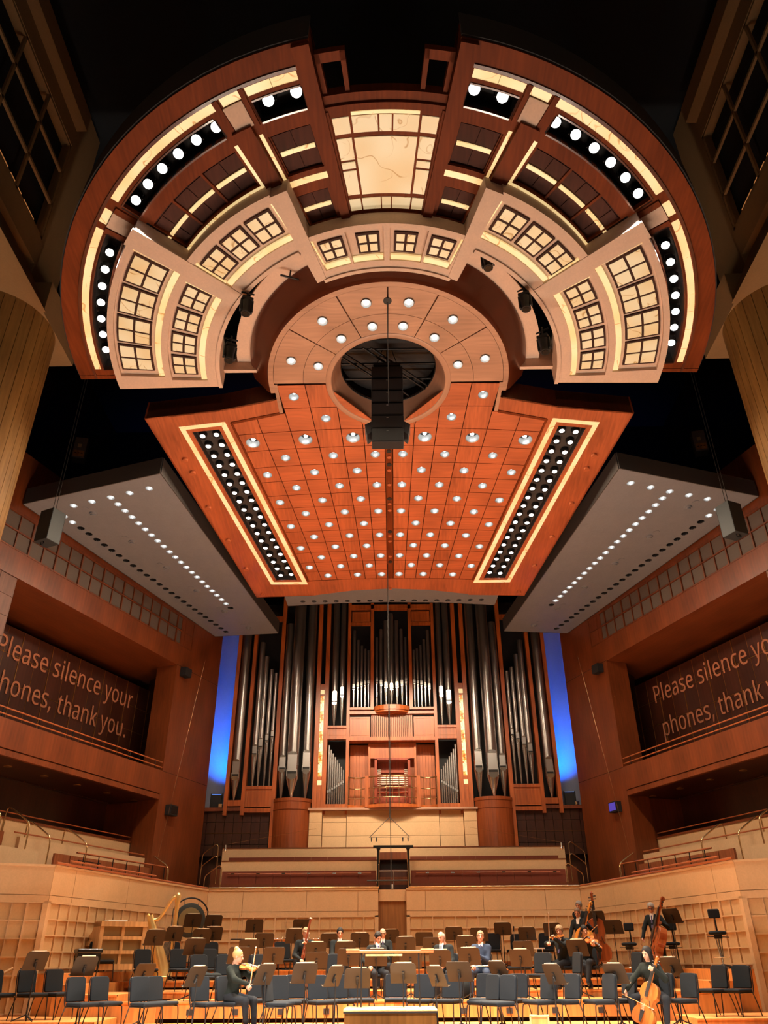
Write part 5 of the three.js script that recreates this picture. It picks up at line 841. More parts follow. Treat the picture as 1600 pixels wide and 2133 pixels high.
  // timpani
  [[-3.5, 26.4, 'left of two copper timpani in front of the stage wall'], [-2.4, 26.5, 'right of two copper timpani in front of the stage wall']].forEach(([x, d, lab]) => {
    const t = thing('timpani', lab, 'timpani', [x, 0.94, -d], 0, 'timpani');
    mesh(t, 'bowl', lathe([[0.001, 0.28], [0.16, 0.3], [0.28, 0.42], [0.335, 0.6], [0.345, 0.76], [0.34, 0.78]], 28), M.copper); mesh(t, 'head', cyl(0.34, 0.34, 0.015, 0, 0.79, 0, 28), M.skinHead);
    const hoop = new THREE.TorusGeometry(0.35, 0.014, 6, 32); hoop.rotateX(PI / 2); hoop.translate(0, 0.79, 0); mesh(t, 'hoop', hoop, M.chrome);
    for (let i = 0; i < 6; i++) { const a = i * PI / 3; mesh(t, 'tension_rod', [rod([0.37 * Math.cos(a), 0.82, 0.37 * Math.sin(a)], [0.33 * Math.cos(a), 0.4, 0.33 * Math.sin(a)], 0.01), sph(0.018, 0.37 * Math.cos(a), 0.83, 0.37 * Math.sin(a), 8)], M.chrome); }
    for (let i = 0; i < 3; i++) { const a = i * 2 * PI / 3 + 0.5; mesh(t, 'leg', rod([0.2 * Math.cos(a), 0.36, 0.2 * Math.sin(a)], [0.36 * Math.cos(a), 0, 0.36 * Math.sin(a)], 0.016), M.black); }
  });
  // clear sound shield
  const sh = thing('sound_shield', 'clear acrylic sound shield on a stand near the timpani', 'shield', [-3.0, 0.94, -25.7]);
  const glass = new THREE.MeshPhysicalMaterial({ transmission: 1, thickness: 0, roughness: 0.03, ior: 1.45 }); glass.color.setRGB(0.97, 0.97, 0.97);
  mesh(sh, 'shield_pane', bb(-0.32, 0.32, 0.86, 1.22, -0.004, 0.004), glass); mesh(sh, 'shield_stand', [rod([0, 0, 0.02], [0, 1.0, 0.02], 0.01), rod([-0.25, 0.01, 0.02], [0.25, 0.01, 0.02], 0.01), rod([0, 0.01, -0.2], [0, 0.01, 0.22], 0.01)], M.standBlack);
  // cymbal stand with small table tray
  const cs = thing('percussion_tray', 'black percussion tray on a stand with a tall thin rod', 'tray', [-4.55, 0.94, -25.9], R(15));
  mesh(cs, 'tray', rbx(0.55, 0.03, 0.3, 0.01, 0, 0.78, 0), M.standBlack); mesh(cs, 'stand', [rod([0, 0.02, 0], [0, 0.78, 0], 0.014), rod([-0.22, 0.02, 0.1], [0, 0.4, 0], 0.01), rod([0.22, 0.02, 0.1], [0, 0.4, 0], 0.01), rod([0, 0.02, -0.25], [0, 0.4, 0], 0.01)], M.standBlack); mesh(cs, 'rod', rod([-0.1, 0.78, 0], [-0.08, 1.45, 0], 0.006), M.steel);
  // round table, stools, loose things
  const tb = thing('round_stool_table', 'small white topped round table behind the violas', 'table', [4.2, 0.94, -25.85]);
  mesh(tb, 'table_top', cyl(0.2, 0.2, 0.03, 0, 0.5, 0, 20), M.white); for (let i = 0; i < 3; i++) { const a = i * 2.1; mesh(tb, 'leg', rod([0.12 * Math.cos(a), 0.49, 0.12 * Math.sin(a)], [0.17 * Math.cos(a), 0, 0.17 * Math.sin(a)], 0.014), M.white); }
  const stool = (x, d, f, yaw, hs, lab) => {
    const t = thing('bass_stool', lab, 'stool', [x, f, -d], R(yaw), 'bass stools');
    mesh(t, 'seat', (() => { const q = lathe([[0.001, -0.035], [0.17, -0.035], [0.205, -0.01], [0.2, 0.03], [0.15, 0.045], [0.001, 0.045]], 24); q.scale(1, 1, 0.9); q.translate(0, hs, 0); return q; })(), M.chairPad); mesh(t, 'backrest', rbx(0.27, 0.2, 0.07, 0.033, 0, hs + 0.42, -0.2), M.chairPad); mesh(t, 'back_post', tube([[0, hs - 0.03, -0.1], [0.0, hs, -0.24], [0, hs + 0.2, -0.26], [0, hs + 0.4, -0.23]], 0.022, 8, 14), M.standBlack);
    mesh(t, 'mechanism', bx(0.18, 0.08, 0.16, 0, hs - 0.08, 0), M.standBlack); mesh(t, 'lever', rod([-0.25, hs - 0.07, 0.02], [0.24, hs - 0.09, 0.02], 0.008), M.standBlack);
    mesh(t, 'post', [rod([-0.06, hs - 0.1, 0], [-0.03, 0.24, 0], 0.014), rod([0.06, hs - 0.1, 0], [0.03, 0.24, 0], 0.014), rod([0, 0.05, 0], [0, hs - 0.1, 0], 0.02), rod([-0.05, hs * 0.6, 0], [0.05, hs * 0.6, 0], 0.01), rod([-0.045, hs * 0.4, 0], [0.045, hs * 0.4, 0], 0.01)], M.chrome);
    const ring = new THREE.TorusGeometry(0.19, 0.009, 6, 28); ring.rotateX(PI / 2); ring.translate(0, 0.24, 0); mesh(t, 'foot_ring', ring, M.chrome);
    for (let i = 0; i < 5; i++) { const a = i * 2 * PI / 5 + 0.3; mesh(t, 'base_arm', tube([[0, 0.09, 0], [0.15 * Math.cos(a), 0.06, 0.15 * Math.sin(a)], [0.29 * Math.cos(a), 0.015, 0.29 * Math.sin(a)]], 0.018, 6, 8), M.black); }
  };
  stool(6.35, 23.9, 0.72, -30, 0.78, 'black high stool with small backrest, left of the right-hand bass player'); stool(7.72, 21.0, 0.94, -20, 0.74, 'empty black high stool on chrome base at the right wall'); stool(7.42, 23.6, 0.72, -30, 0.78, 'black high stool just behind the right-hand bass player');
  const rs = thing('drum_stool', 'round black drum stool on one post behind the left chairs', 'stool', [-4.87, 0.72, -24.8]);
  mesh(rs, 'seat', cyl(0.17, 0.17, 0.06, 0, 0.6, 0, 20), M.chairPad); mesh(rs, 'post', [rod([0, 0.1, 0], [0, 0.58, 0], 0.02), cyl(0.035, 0.035, 0.25, 0, 0.28, 0, 10)], M.standBlack); for (let i = 0; i < 3; i++) { const a = i * 2.09; mesh(rs, 'leg', rod([0, 0.2, 0], [0.25 * Math.cos(a), 0.01, 0.25 * Math.sin(a)], 0.012), M.standBlack); }
  const bag = thing('backpack', 'dark bag lying on the riser left of the flute player', 'bag', [1.62, 0.39, -20.75]); { const q = sph(0.2, 0, 0.19, 0, 18); q.scale(0.95, 1.05, 0.7); mesh(bag, 'bag_body', q, M.suit); mesh(bag, 'strap', tube([[-0.08, 0.36, 0.06], [-0.1, 0.3, 0.14], [-0.09, 0.12, 0.15]], 0.014, 6, 12), M.black); }
  const jk = thing('folded_jacket', 'dark jacket folded over a chair seat at the left', 'jacket', [-4.45, 0.39 + 0.49, -20.45], R(30)); { const q = sph(0.24, 0, 0.03, 0, 16); q.scale(1.35, 0.28, 0.95); mesh(jk, 'jacket_body', q, M.suit); const q2 = sph(0.15, 0.3, 0.0, 0.1, 12); q2.scale(1.1, 0.4, 0.8); mesh(jk, 'sleeve', q2, M.suit); }
  const ms = thing('microphone_stand', 'thin microphone stand beside the tall stand right of the flute', 'microphone', [3.55, 0.94, -26.0]); mesh(ms, 'pole', [rod([0, 0, 0], [0, 0.95, 0], 0.008), rod([-0.2, 0.01, 0], [0.2, 0.01, 0], 0.01), rod([0, 0.01, -0.2], [0, 0.01, 0.2], 0.01)], M.steel); mesh(ms, 'microphone', [cyl(0.018, 0.018, 0.12, 0, 1.0, 0.02, 10), sph(0.026, 0, 1.06, 0.02, 8)], M.standBlack);
}

// ================================================================ MUSICIANS
function surface(f, lo, hi, c) {                  // smooth mesh of the zero level of a distance field, cells of size c
  const nx = Math.ceil((hi[0] - lo[0]) / c) + 1, ny = Math.ceil((hi[1] - lo[1]) / c) + 1, nz = Math.ceil((hi[2] - lo[2]) / c) + 1, val = new Float32Array(nx * ny * nz), id = new Int32Array(nx * ny * nz).fill(-1), at = (i, j, k) => (k * ny + j) * nx + i;
  for (let k = 0; k < nz; k++) for (let j = 0; j < ny; j++) for (let i = 0; i < nx; i++) val[at(i, j, k)] = f(lo[0] + i * c, lo[1] + j * c, lo[2] + k * c);
  const pos = [], idx = [];
  for (let k = 0; k < nz - 1; k++) for (let j = 0; j < ny - 1; j++) for (let i = 0; i < nx - 1; i++) {
    let n = 0, sx = 0, sy = 0, sz = 0, neg = 0;
    for (let q = 0; q < 8; q++) if (val[at(i + (q & 1), j + (q >> 1 & 1), k + (q >> 2))] < 0) neg++;
    if (!neg || neg === 8) continue;
    for (let e = 0; e < 12; e++) {
      const ax = e >> 2, q = e & 3, o = [0, 0, 0]; o[(ax + 1) % 3] = q & 1; o[(ax + 2) % 3] = q >> 1; const p = o.slice(); p[ax] = 1;
      const a = val[at(i + o[0], j + o[1], k + o[2])], b = val[at(i + p[0], j + p[1], k + p[2])];
      if ((a < 0) === (b < 0)) continue; const t = a / (a - b); o[ax] = t; n++; sx += o[0]; sy += o[1]; sz += o[2];
    }
    id[at(i, j, k)] = pos.length / 3; pos.push(lo[0] + (i + sx / n) * c, lo[1] + (j + sy / n) * c, lo[2] + (k + sz / n) * c);
  }
  const step = [1, nx, nx * ny];
  for (let k = 1; k < nz - 1; k++) for (let j = 1; j < ny - 1; j++) for (let i = 1; i < nx - 1; i++) {
    const v = at(i, j, k), s = val[v] < 0;
    for (let ax = 0; ax < 3; ax++) {
      if ((val[v + step[ax]] < 0) === s) continue; const u = step[(ax + 1) % 3], w = step[(ax + 2) % 3], q = [id[v], id[v - u], id[v - u - w], id[v - w]];
      if (q.some((z) => z < 0)) continue; if (s) idx.push(q[0], q[1], q[2], q[0], q[2], q[3]); else idx.push(q[0], q[2], q[1], q[0], q[3], q[2]);
    }
  }
  const g = new THREE.BufferGeometry(); g.setAttribute('position', new THREE.Float32BufferAttribute(pos, 3)); g.setIndex(idx); g.computeVertexNormals(); return boxUV(g);
}
const smin = (a, b, k) => { const h = Math.max(k - Math.abs(a - b), 0) / k; return Math.min(a, b) - h * h * k * 0.25; };
function cap(x, y, z, b) {                        // tapered capsule b = [ax, ay, az, bx, by, bz, ra, rb]
  const dx = b[3] - b[0], dy = b[4] - b[1], dz = b[5] - b[2], px = x - b[0], py = y - b[1], pz = z - b[2]; let t = (px * dx + py * dy + pz * dz) / (dx * dx + dy * dy + dz * dz + 1e-9); t = t < 0 ? 0 : t > 1 ? 1 : t;
  return Math.hypot(px - t * dx, py - t * dy, pz - t * dz) - (b[6] + (b[7] - b[6]) * t);
}
function bones(list, k = 0.035, c = 0.014, extra) {
  const lo = [9, 9, 9], hi = [-9, -9, -9];
  for (const b of list) for (let e = 0; e < 2; e++) for (let a = 0; a < 3; a++) { lo[a] = Math.min(lo[a], b[e * 3 + a] - b[6 + e] - k - 2 * c); hi[a] = Math.max(hi[a], b[e * 3 + a] + b[6 + e] + k + 2 * c); }
  return surface((x, y, z) => { let d = 9; for (const b of list) d = smin(d, cap(x, y, z, b), k); return extra ? extra(d, x, y, z) : d; }, lo, hi, c);
}
const ell = (x, y, z, a, b, c) => { const k0 = Math.hypot(x / a, y / b, z / c), k1 = Math.hypot(x / (a * a), y / (b * b), z / (c * c)); return k1 < 1e-9 ? -Math.min(a, b, c) : k0 * (k0 - 1) / k1; };
const headGeo = (() => surface((x, y, z) => {
  const ax = Math.abs(x); let d = ell(x, y - 0.018, z + 0.008, 0.076, 0.098, 0.096);
  d = smin(d, ell(x, y + 0.05, z - 0.022, 0.056, 0.062, 0.066), 0.03); d = smin(d, cap(x, y, z, [0, 0.012, 0.086, 0, -0.028, 0.108, 0.009, 0.014]), 0.014); d = smin(d, cap(ax, y, z, [0.006, -0.03, 0.098, 0.014, -0.03, 0.094, 0.008, 0.007]), 0.01);
  d = smin(d, cap(ax, y, z, [0.012, 0.028, 0.086, 0.045, 0.027, 0.07, 0.009, 0.007]), 0.012); d = -smin(-d, ell(ax - 0.032, y - 0.008, z - 0.093, 0.017, 0.011, 0.016), 0.012);
  d = smin(d, cap(ax, y, z, [0, -0.056, 0.087, 0.02, -0.055, 0.079, 0.008, 0.005]), 0.008); d = smin(d, ell(x, y + 0.092, z - 0.066, 0.022, 0.017, 0.02), 0.02); d = smin(d, ell(ax - 0.078, y + 0.004, z + 0.008, 0.009, 0.03, 0.018), 0.01);
  return smin(d, cap(x, y, z, [0, -0.05, -0.015, 0, -0.17, -0.03, 0.05, 0.055]), 0.025);
}, [-0.11, -0.2, -0.13], [0.11, 0.14, 0.14], 0.006))();
const hairGeos = {};
function hairGeo(style) {
  return hairGeos[style] || (hairGeos[style] = surface((x, y, z) => {
    const ax = Math.abs(x); let d;
    if (style === 'long') { d = ell(x, y - 0.03, z + 0.018, 0.088, 0.108, 0.108); d = smin(d, cap(ax, y, z, [0.06, 0.03, -0.01, 0.082, -0.2, 0.0, 0.042, 0.028]), 0.03); d = smin(d, cap(x, y, z, [0, 0.02, -0.07, 0, -0.24, -0.07, 0.07, 0.06]), 0.03); return Math.max(d, -ell(x, y + 0.03, z - 0.095, 0.068, 0.105, 0.105)); }
    if (style === 'bun') { d = ell(x, y - 0.03, z + 0.016, 0.084, 0.102, 0.103); d = Math.max(d, -ell(x, y + 0.05, z - 0.085, 0.074, 0.115, 0.09)); d = Math.max(d, -(y + 0.06 + 0.3 * z)); return smin(d, ell(x, y - 0.115, z + 0.06, 0.05, 0.045, 0.05) + 0.004 * Math.sin(x * 190) * Math.sin(z * 170), 0.015); }
    if (style === 'bald') { d = ell(x, y - 0.012, z + 0.016, 0.083, 0.09, 0.104); d = Math.max(d, -(0.055 - y), y - 0.045, z - 0.02 - ax * 0.2); return Math.max(d, -(y + 0.055)); }
    const puff = style === 'wavy' ? 0.012 : 0.003; d = ell(x, y - 0.032, z + 0.012, 0.082 + puff, 0.1 + puff, 0.1 + puff) + 0.0035 * Math.sin(x * 120 + y * 60) * Math.sin(z * 110 + y * 40);
    d = Math.max(d, -ell(x, y + 0.05, z - 0.09, 0.078, 0.118, 0.082)); return Math.max(d, -(y + 0.045 + (z > 0.0 ? (z) * 1.2 : 0.25 * z)));
  }, [-0.14, -0.32, -0.19], [0.14, 0.2, 0.14], 0.006));
}
function handGeo(side, curl, spread = 0.012) {    // wrist at the origin, fingers along -y, palm towards +z, thumb to +x * side
  const L = [], p = [[-0.03, 0.062], [-0.01, 0.072], [0.011, 0.068], [0.03, 0.052]];
  L.push([0, 0.02, 0, 0, -0.02, 0, 0.023, 0.024], [-0.018, -0.03, 0, -0.024, -0.075, 0.004, 0.016, 0.014], [0.018, -0.03, 0, 0.024, -0.07, 0.004, 0.016, 0.014], [0, -0.03, 0.0, 0, -0.078, 0.003, 0.017, 0.014]);
  const F = [];
  p.forEach(([x, len], i) => { const xx = -x * side, y0 = -0.08, c1 = curl * (0.8 + 0.1 * i), y1 = y0 - len * 0.5 * Math.cos(c1), z1 = 0.005 + len * 0.5 * Math.sin(c1), c2 = c1 + curl * 0.9, y2 = y1 - len * 0.5 * Math.cos(c2), z2 = z1 + len * 0.5 * Math.sin(c2), fx = xx + Math.sign(xx) * spread * 0.3; F.push([[xx, y0 + 0.006, 0.004, fx, y1, z1, 0.0095, 0.0088], [fx, y1, z1, fx, y2, z2, 0.0086, 0.0075]]); });
  const T = [[side * 0.02, -0.02, 0.006, side * 0.045, -0.05, 0.02, 0.014, 0.011], [side * 0.045, -0.05, 0.02, side * 0.04, -0.082, 0.035, 0.0105, 0.0085]];
  return surface((x, y, z) => { let d = 9; for (const b of L) d = smin(d, cap(x, y, z, b), 0.014); for (const f of F) { let e = Math.min(cap(x, y, z, f[0]), cap(x, y, z, f[1])); d = smin(d, e, 0.004); } for (const b of T) d = smin(d, cap(x, y, z, b), 0.008); return d; }, [-0.085, -0.17, -0.05], [0.085, 0.06, 0.09], 0.0048);
}
const handCache = {};
const v = (a) => V3(a[0], a[1], a[2]), arr = (q) => [q.x, q.y, q.z];
function ik(a, b, l1, l2, pole) {                 // middle joint of a two-bone limb
  const A = v(a), B = v(b), d = B.clone().sub(A); let L = Math.min(d.length(), (l1 + l2) * 0.995); const n = d.clone().normalize(), x = (l1 * l1 - l2 * l2 + L * L) / (2 * L), h = Math.sqrt(Math.max(0, l1 * l1 - x * x)), P = v(pole); P.addScaledVector(n, -P.dot(n)).normalize();
  return [arr(A.clone().addScaledVector(n, x).addScaledVector(P, h)), arr(A.clone().addScaledVector(n, L))];
}
function person(o) {
  const g = thing('person', o.label, 'person', [o.x, o.f, -o.d], R(o.yaw), 'musicians');
  const st = o.standing, lean = o.lean || [0, 0], k = o.size || 1;
  const hipY = (st ? 0.92 : 0.55) * (st ? k : 1), hip = [0, hipY, st ? 0 : -0.04], chestY = hipY + 0.37 * k, ch = [lean[0] * 0.7, chestY, hip[2] + lean[1] * 0.7], nk = [lean[0], chestY + 0.17 * k, hip[2] + lean[1] - 0.005], hd = [nk[0] + (o.headOff?.[0] || 0), nk[1] + 0.155 * k + (o.headOff?.[1] || 0), nk[2] + 0.03 + (o.headOff?.[2] || 0)];
  const w = (o.woman ? 0.155 : 0.185) * k, sh = (s) => [ch[0] + s * w, chestY + 0.095 * k, ch[2] - 0.01];
  const limb = {};
  for (const s of [-1, 1]) {
    const hand = (s > 0 ? o.handL : o.handR) || [s * 0.14, hipY + 0.06, 0.3], [el, wr] = ik(sh(s), hand, 0.29 * k, 0.265 * k, (s > 0 ? o.poleL : o.poleR) || [s * 0.6, -0.8, -0.3]);
    const foot = (s > 0 ? o.footL : o.footR) || (st ? [s * 0.13, 0.08, 0.02] : [s * 0.12, 0.08, 0.36]), hp = [s * 0.09, hipY, hip[2]], [kn, an] = ik(hp, foot, 0.44 * k, 0.42 * k, (s > 0 ? o.kneeL : o.kneeR) || [s * 0.15, st ? 0 : 0.6, 1]);
    limb[s] = { sh: sh(s), el, wr, hp, kn, an };
  }
  // clothing
  const torso = (e) => [[hip[0] - 0.06, hipY + 0.03, hip[2], hip[0] + 0.06, hipY + 0.03, hip[2], 0.105 + e, 0.105 + e], [hip[0], hipY + 0.05, hip[2], ch[0], chestY - 0.08, ch[2], (o.woman ? 0.105 : 0.125) + e, (o.woman ? 0.115 : 0.135) + e], [ch[0] - 0.075, chestY + 0.02, ch[2], ch[0] + 0.075, chestY + 0.02, ch[2], 0.105 + e, 0.105 + e], [limb[-1].sh[0] * 0.82 + ch[0] * 0.18, chestY + 0.105, ch[2] - 0.01, limb[1].sh[0] * 0.82 + ch[0] * 0.18, chestY + 0.105, ch[2] - 0.01, 0.06 + e, 0.06 + e], [ch[0], chestY + 0.1, ch[2], nk[0], nk[1] - 0.02, nk[2], 0.075 + e, 0.05 + e]];
  const arm = (s, e) => { const l = limb[s]; return [[...l.sh, ...l.el, 0.052 + e, 0.042 + e], [...l.el, ...l.wr, 0.04 + e, 0.028 + e]]; };
  const leg = (s, e) => { const l = limb[s]; return [[...l.hp, ...l.kn, 0.085 + e, 0.057 + e], [...l.kn, ...l.an, 0.055 + e, 0.036 + e]]; };
  const body = [bones([...torso(-0.03), ...arm(-1, -0.008), ...arm(1, -0.008), ...leg(-1, -0.014), ...leg(1, -0.014), [...nk, hd[0], hd[1] - 0.06, hd[2] - 0.02, 0.052, 0.048]], 0.03, 0.018)];
  const look = new THREE.Euler(R(o.nod || 0), R(o.turn || 0), R(o.roll || 0), 'YXZ'), hm = new THREE.Matrix4().makeRotationFromEuler(look).setPosition(...hd);
  body.push(headGeo.clone().applyMatrix4(hm));
  for (const s of [-1, 1]) {
    const l = limb[s], curl = (s > 0 ? o.curlL : o.curlR) ?? 0.9, key = s + '_' + curl, geo = (handCache[key] = handCache[key] || handGeo(s > 0 ? -1 : 1, curl)).clone();
    const dir = v((s > 0 ? o.fingL : o.fingR) || arr(v(l.wr).sub(v(l.el)).normalize())).normalize(), palm = v((s > 0 ? o.palmL : o.palmR) || [-s * 0.3, -0.7, 0.5]); palm.addScaledVector(dir, -palm.dot(dir)).normalize();
    const yA = dir.clone().negate(), xA = V3().crossVectors(yA, palm); geo.applyMatrix4(new THREE.Matrix4().makeBasis(xA, yA, palm).setPosition(...l.wr)); body.push(geo);
  }
  mesh(g, 'body', body, o.skin || M.skin);
  const top = mesh(g, o.woman ? 'knit_top' : 'jacket', bones([...torso(0.012), ...arm(-1, 0.012), ...arm(1, 0.012)], 0.04, 0.0135, (d, x, y, z) => {
    for (const s of [-1, 1]) { const l = limb[s]; if (Math.hypot(x - l.wr[0], y - l.wr[1], z - l.wr[2]) < 0.022) return 0.02; }
    return Math.max(d, -(y - hipY + 0.05 + (st ? 0.14 : 0)));
  }), o.coat || M.suit);
  mesh(g, 'trousers', bones([[hip[0] - 0.06, hipY, hip[2], hip[0] + 0.06, hipY, hip[2], 0.112, 0.112], ...leg(-1, 0.014), ...leg(1, 0.014)], 0.04, 0.0145), o.trousers || M.trousers);
  for (const s of [-1, 1]) { const a = limb[s].an, f = v(a).sub(v(limb[s].kn)); mesh(g, 'shoe', bones([[a[0], a[1] - 0.02, a[2], a[0], Math.max(a[1] - 0.045, 0.038), a[2] - 0.03, 0.04, 0.036], [a[0], Math.max(a[1] - 0.042, 0.036), a[2], a[0] + s * 0.02, Math.max(a[1] - 0.055, 0.03), a[2] + 0.15, 0.037, 0.028]], 0.03, 0.011), M.shoe); }
  if (!o.woman) {
    const front = ch[2] + 0.112, n = nk[1];
    const sf = panelXY([[-0.05, 0.02], [0.05, 0.02], [0.035, -0.12], [0, -0.27], [-0.035, -0.12]], -0.012, 0.012); const tilt = Math.atan2(front - (nk[2] + 0.045), 0.16); sf.rotateX(-tilt * 0.7); sf.translate(nk[0], n - 0.02, nk[2] + 0.058);
    mesh(g, 'shirt_front', [sf, bones([[nk[0], n - 0.02, nk[2], nk[0], n + 0.02, nk[2] + 0.008, 0.063, 0.058]], 0.02, 0.011)], M.shirt);
    if (o.tie !== 0) { const tg = panelXY([[-0.014, 0.0], [0.014, 0], [0.026, -0.3], [0, -0.33], [-0.026, -0.3]], 0.008, 0.02); tg.rotateX(-tilt * 0.7); tg.translate(nk[0], n - 0.02, nk[2] + 0.06); mesh(g, 'necktie', tg, M.tie); }
    for (const s of [-1, 1]) { const l = limb[s], d = v(l.wr).sub(v(l.el)).normalize(); mesh(g, 'shirt_cuff', rod(arr(v(l.wr).addScaledVector(d, -0.03)), arr(v(l.wr).addScaledVector(d, 0.004)), 0.034, 0.034, 12), M.shirt); }
  }
  if (o.hair !== 'none') mesh(g, 'hair', hairGeo(o.hair || 'short').clone().applyMatrix4(hm), o.hairMat || M.hairBrown);
  const eyes = []; for (const s of [-1, 1]) eyes.push(sph(0.0085, s * 0.032, 0.008, 0.083, 8)); mesh(g, 'eyes', merge(eyes).applyMatrix4(hm), M.eye);
  if (o.glasses) { const t = []; for (const s of [-1, 1]) { const q = new THREE.TorusGeometry(0.022, 0.0025, 5, 16); q.translate(s * 0.032, 0.008, 0.1); t.push(q, rod([s * 0.054, 0.012, 0.095], [s * 0.08, 0.012, 0.0], 0.0025, 0.0025, 5)); } t.push(rod([-0.01, 0.012, 0.104], [0.01, 0.012, 0.104], 0.0025, 0.0025, 5)); mesh(g, 'glasses', merge(t).applyMatrix4(hm), M.ebony); }
  g.updateMatrixWorld(true); g.userData.neck = undefined; delete g.userData.neck;
  return { g, nk, hd, limb, ch };
}
// things held by a player: built in their own axes, placed in the player's axes (origin, direction of +y, direction of +z)
function held(name, label, category, P, pos, yDir, zDir, group) {
  const o = thing(name, label, category, [0, 0, 0], 0, group), y = v(yDir).normalize(), z = v(zDir); z.addScaledVector(y, -z.dot(y)).normalize(); const x = V3().crossVectors(y, z);
  const m = P.g.matrixWorld.clone().multiply(new THREE.Matrix4().makeBasis(x, y, z).setPosition(...pos)); m.decompose(o.position, o.quaternion, o.scale); return o;
}
function fiddle(o, B, depth, mat, pin = 0) {      // violin family: lower block at the origin, scroll up +y, belly towards +z; B = body length
  const half = [[0, 0.0], [0.16, 0.005], [0.262, 0.06], [0.295, 0.17], [0.275, 0.29], [0.222, 0.36], [0.165, 0.42], [0.155, 0.52], [0.18, 0.61], [0.228, 0.66], [0.238, 0.76], [0.205, 0.89], [0.11, 0.975], [0, 0.99]];
  const c = new THREE.CatmullRomCurve3(half.map(([x, y]) => V3(x, y, 0)), false, 'catmullrom', 0.4).getPoints(36), out = c.map((q) => [q.x * B, q.y * B]).concat(c.slice(1, -1).reverse().map((q) => [-q.x * B, q.y * B]));
  const sh = new THREE.Shape(out.map(([x, y]) => new THREE.Vector2(x, y))), be = 0.014 * B;
  const b = new THREE.ExtrudeGeometry(sh, { depth: depth - be * 2, bevelEnabled: true, bevelThickness: be, bevelSize: be, bevelSegments: 2 }); boxUV(b); b.translate(0, 0, -depth + be); mesh(o, 'body', b, mat);
  const arch = lathe([[0.001, 0.05 * B], [0.1 * B, 0.04 * B], [0.2 * B, 0.012 * B], [0.26 * B, -0.004 * B]], 20); arch.rotateX(PI / 2); arch.scale(0.53, 1.5, 1); arch.translate(0, 0.5 * B, 0); mesh(o, 'belly', arch, mat);
  mesh(o, 'neck', [rod([0, 0.96 * B, 0.0], [0, 1.4 * B, 0.025 * B], 0.034 * B, 0.03 * B, 10), bx(0.06 * B, 0.2 * B, 0.06 * B, 0, 1.47 * B, 0.005 * B)], mat);
  const tor = new THREE.TorusGeometry(0.035 * B, 0.02 * B, 6, 16); tor.rotateY(PI / 2); tor.translate(0, 1.59 * B, -0.01 * B); mesh(o, 'scroll', [tor, cyl(0.02 * B, 0.02 * B, 0.08 * B, 0, 0, 0, 10).rotateZ(PI / 2).translate(0, 1.59 * B, -0.01 * B)], mat);
  const peg = []; for (let i = 0; i < 4; i++) { const s = i % 2 ? 1 : -1; peg.push(rod([0, (1.42 + i * 0.035) * B, 0.005 * B], [s * 0.1 * B, (1.42 + i * 0.035) * B, 0.005 * B], 0.01 * B, 0.016 * B, 6)); } mesh(o, 'pegs', peg, M.ebony).userData.kind = 'stuff';
  const fb = new THREE.BoxGeometry(0.085 * B, 0.78 * B, 0.016 * B); boxUV(fb); fb.rotateX(-0.03); fb.translate(0, 1.01 * B, 0.066 * B); mesh(o, 'fingerboard', fb, M.ebony);
  mesh(o, 'tailpiece', panelXY([[-0.025 * B, 0.03 * B], [0.025 * B, 0.03 * B], [0.06 * B, 0.3 * B], [-0.06 * B, 0.3 * B]], 0.058 * B, 0.075 * B), M.ebony);
  mesh(o, 'bridge', panelXY([[-0.1 * B, 0], [-0.06 * B, 0], [-0.03 * B, 0.03 * B], [0.03 * B, 0.03 * B], [0.06 * B, 0], [0.1 * B, 0], [0.06 * B, 0.1 * B], [-0.06 * B, 0.1 * B]], -0.006 * B, 0.006 * B).rotateX(PI / 2).scale(1, 1, -1).translate(0, 0.46 * B, 0.03 * B), M.maple);
  const stg = []; for (let i = 0; i < 4; i++) { const x = (-0.045 + i * 0.03) * B; stg.push(rod([x * 0.9, 0.29 * B, 0.078 * B], [x, 0.46 * B, 0.128 * B], 0.003 * B, 0.003 * B, 4), rod([x, 0.46 * B, 0.128 * B], [x * 0.6, 1.4 * B, 0.05 * B], 0.003 * B, 0.003 * B, 4)); } mesh(o, 'strings', stg, M.silver).userData.kind = 'stuff';
  for (const s of [-1, 1]) mesh(o, 'sound_hole', tube([[s * 0.1 * B, 0.56 * B, 0.034 * B], [s * 0.12 * B, 0.53 * B, 0.034 * B], [s * 0.135 * B, 0.46 * B, 0.03 * B], [s * 0.165 * B, 0.39 * B, 0.02 * B], [s * 0.18 * B, 0.42 * B, 0.016 * B]], 0.009 * B, 5, 20), M.ebony);
  if (pin) mesh(o, 'endpin', rod([0, 0, -depth / 2], [0, -pin, -depth / 2], 0.008, 0.005, 6), M.steel);
}
function bow(o, L = 0.72) { mesh(o, 'stick', tube([[0, 0, 0], [0, L * 0.5, -0.008], [0, L, 0]], 0.0055, 6, 14), M.violin); mesh(o, 'hair', bx(0.009, L * 0.93, 0.002, 0, L * 0.5, -0.022), M.paper); mesh(o, 'frog', bx(0.012, 0.05, 0.024, 0, 0.05, -0.012), M.ebony); mesh(o, 'tip', bx(0.008, 0.02, 0.024, 0, L - 0.005, -0.012), M.ivory); }
const PL = Object.fromEntries(PLAYERS.map((p) => [p.id, p]));
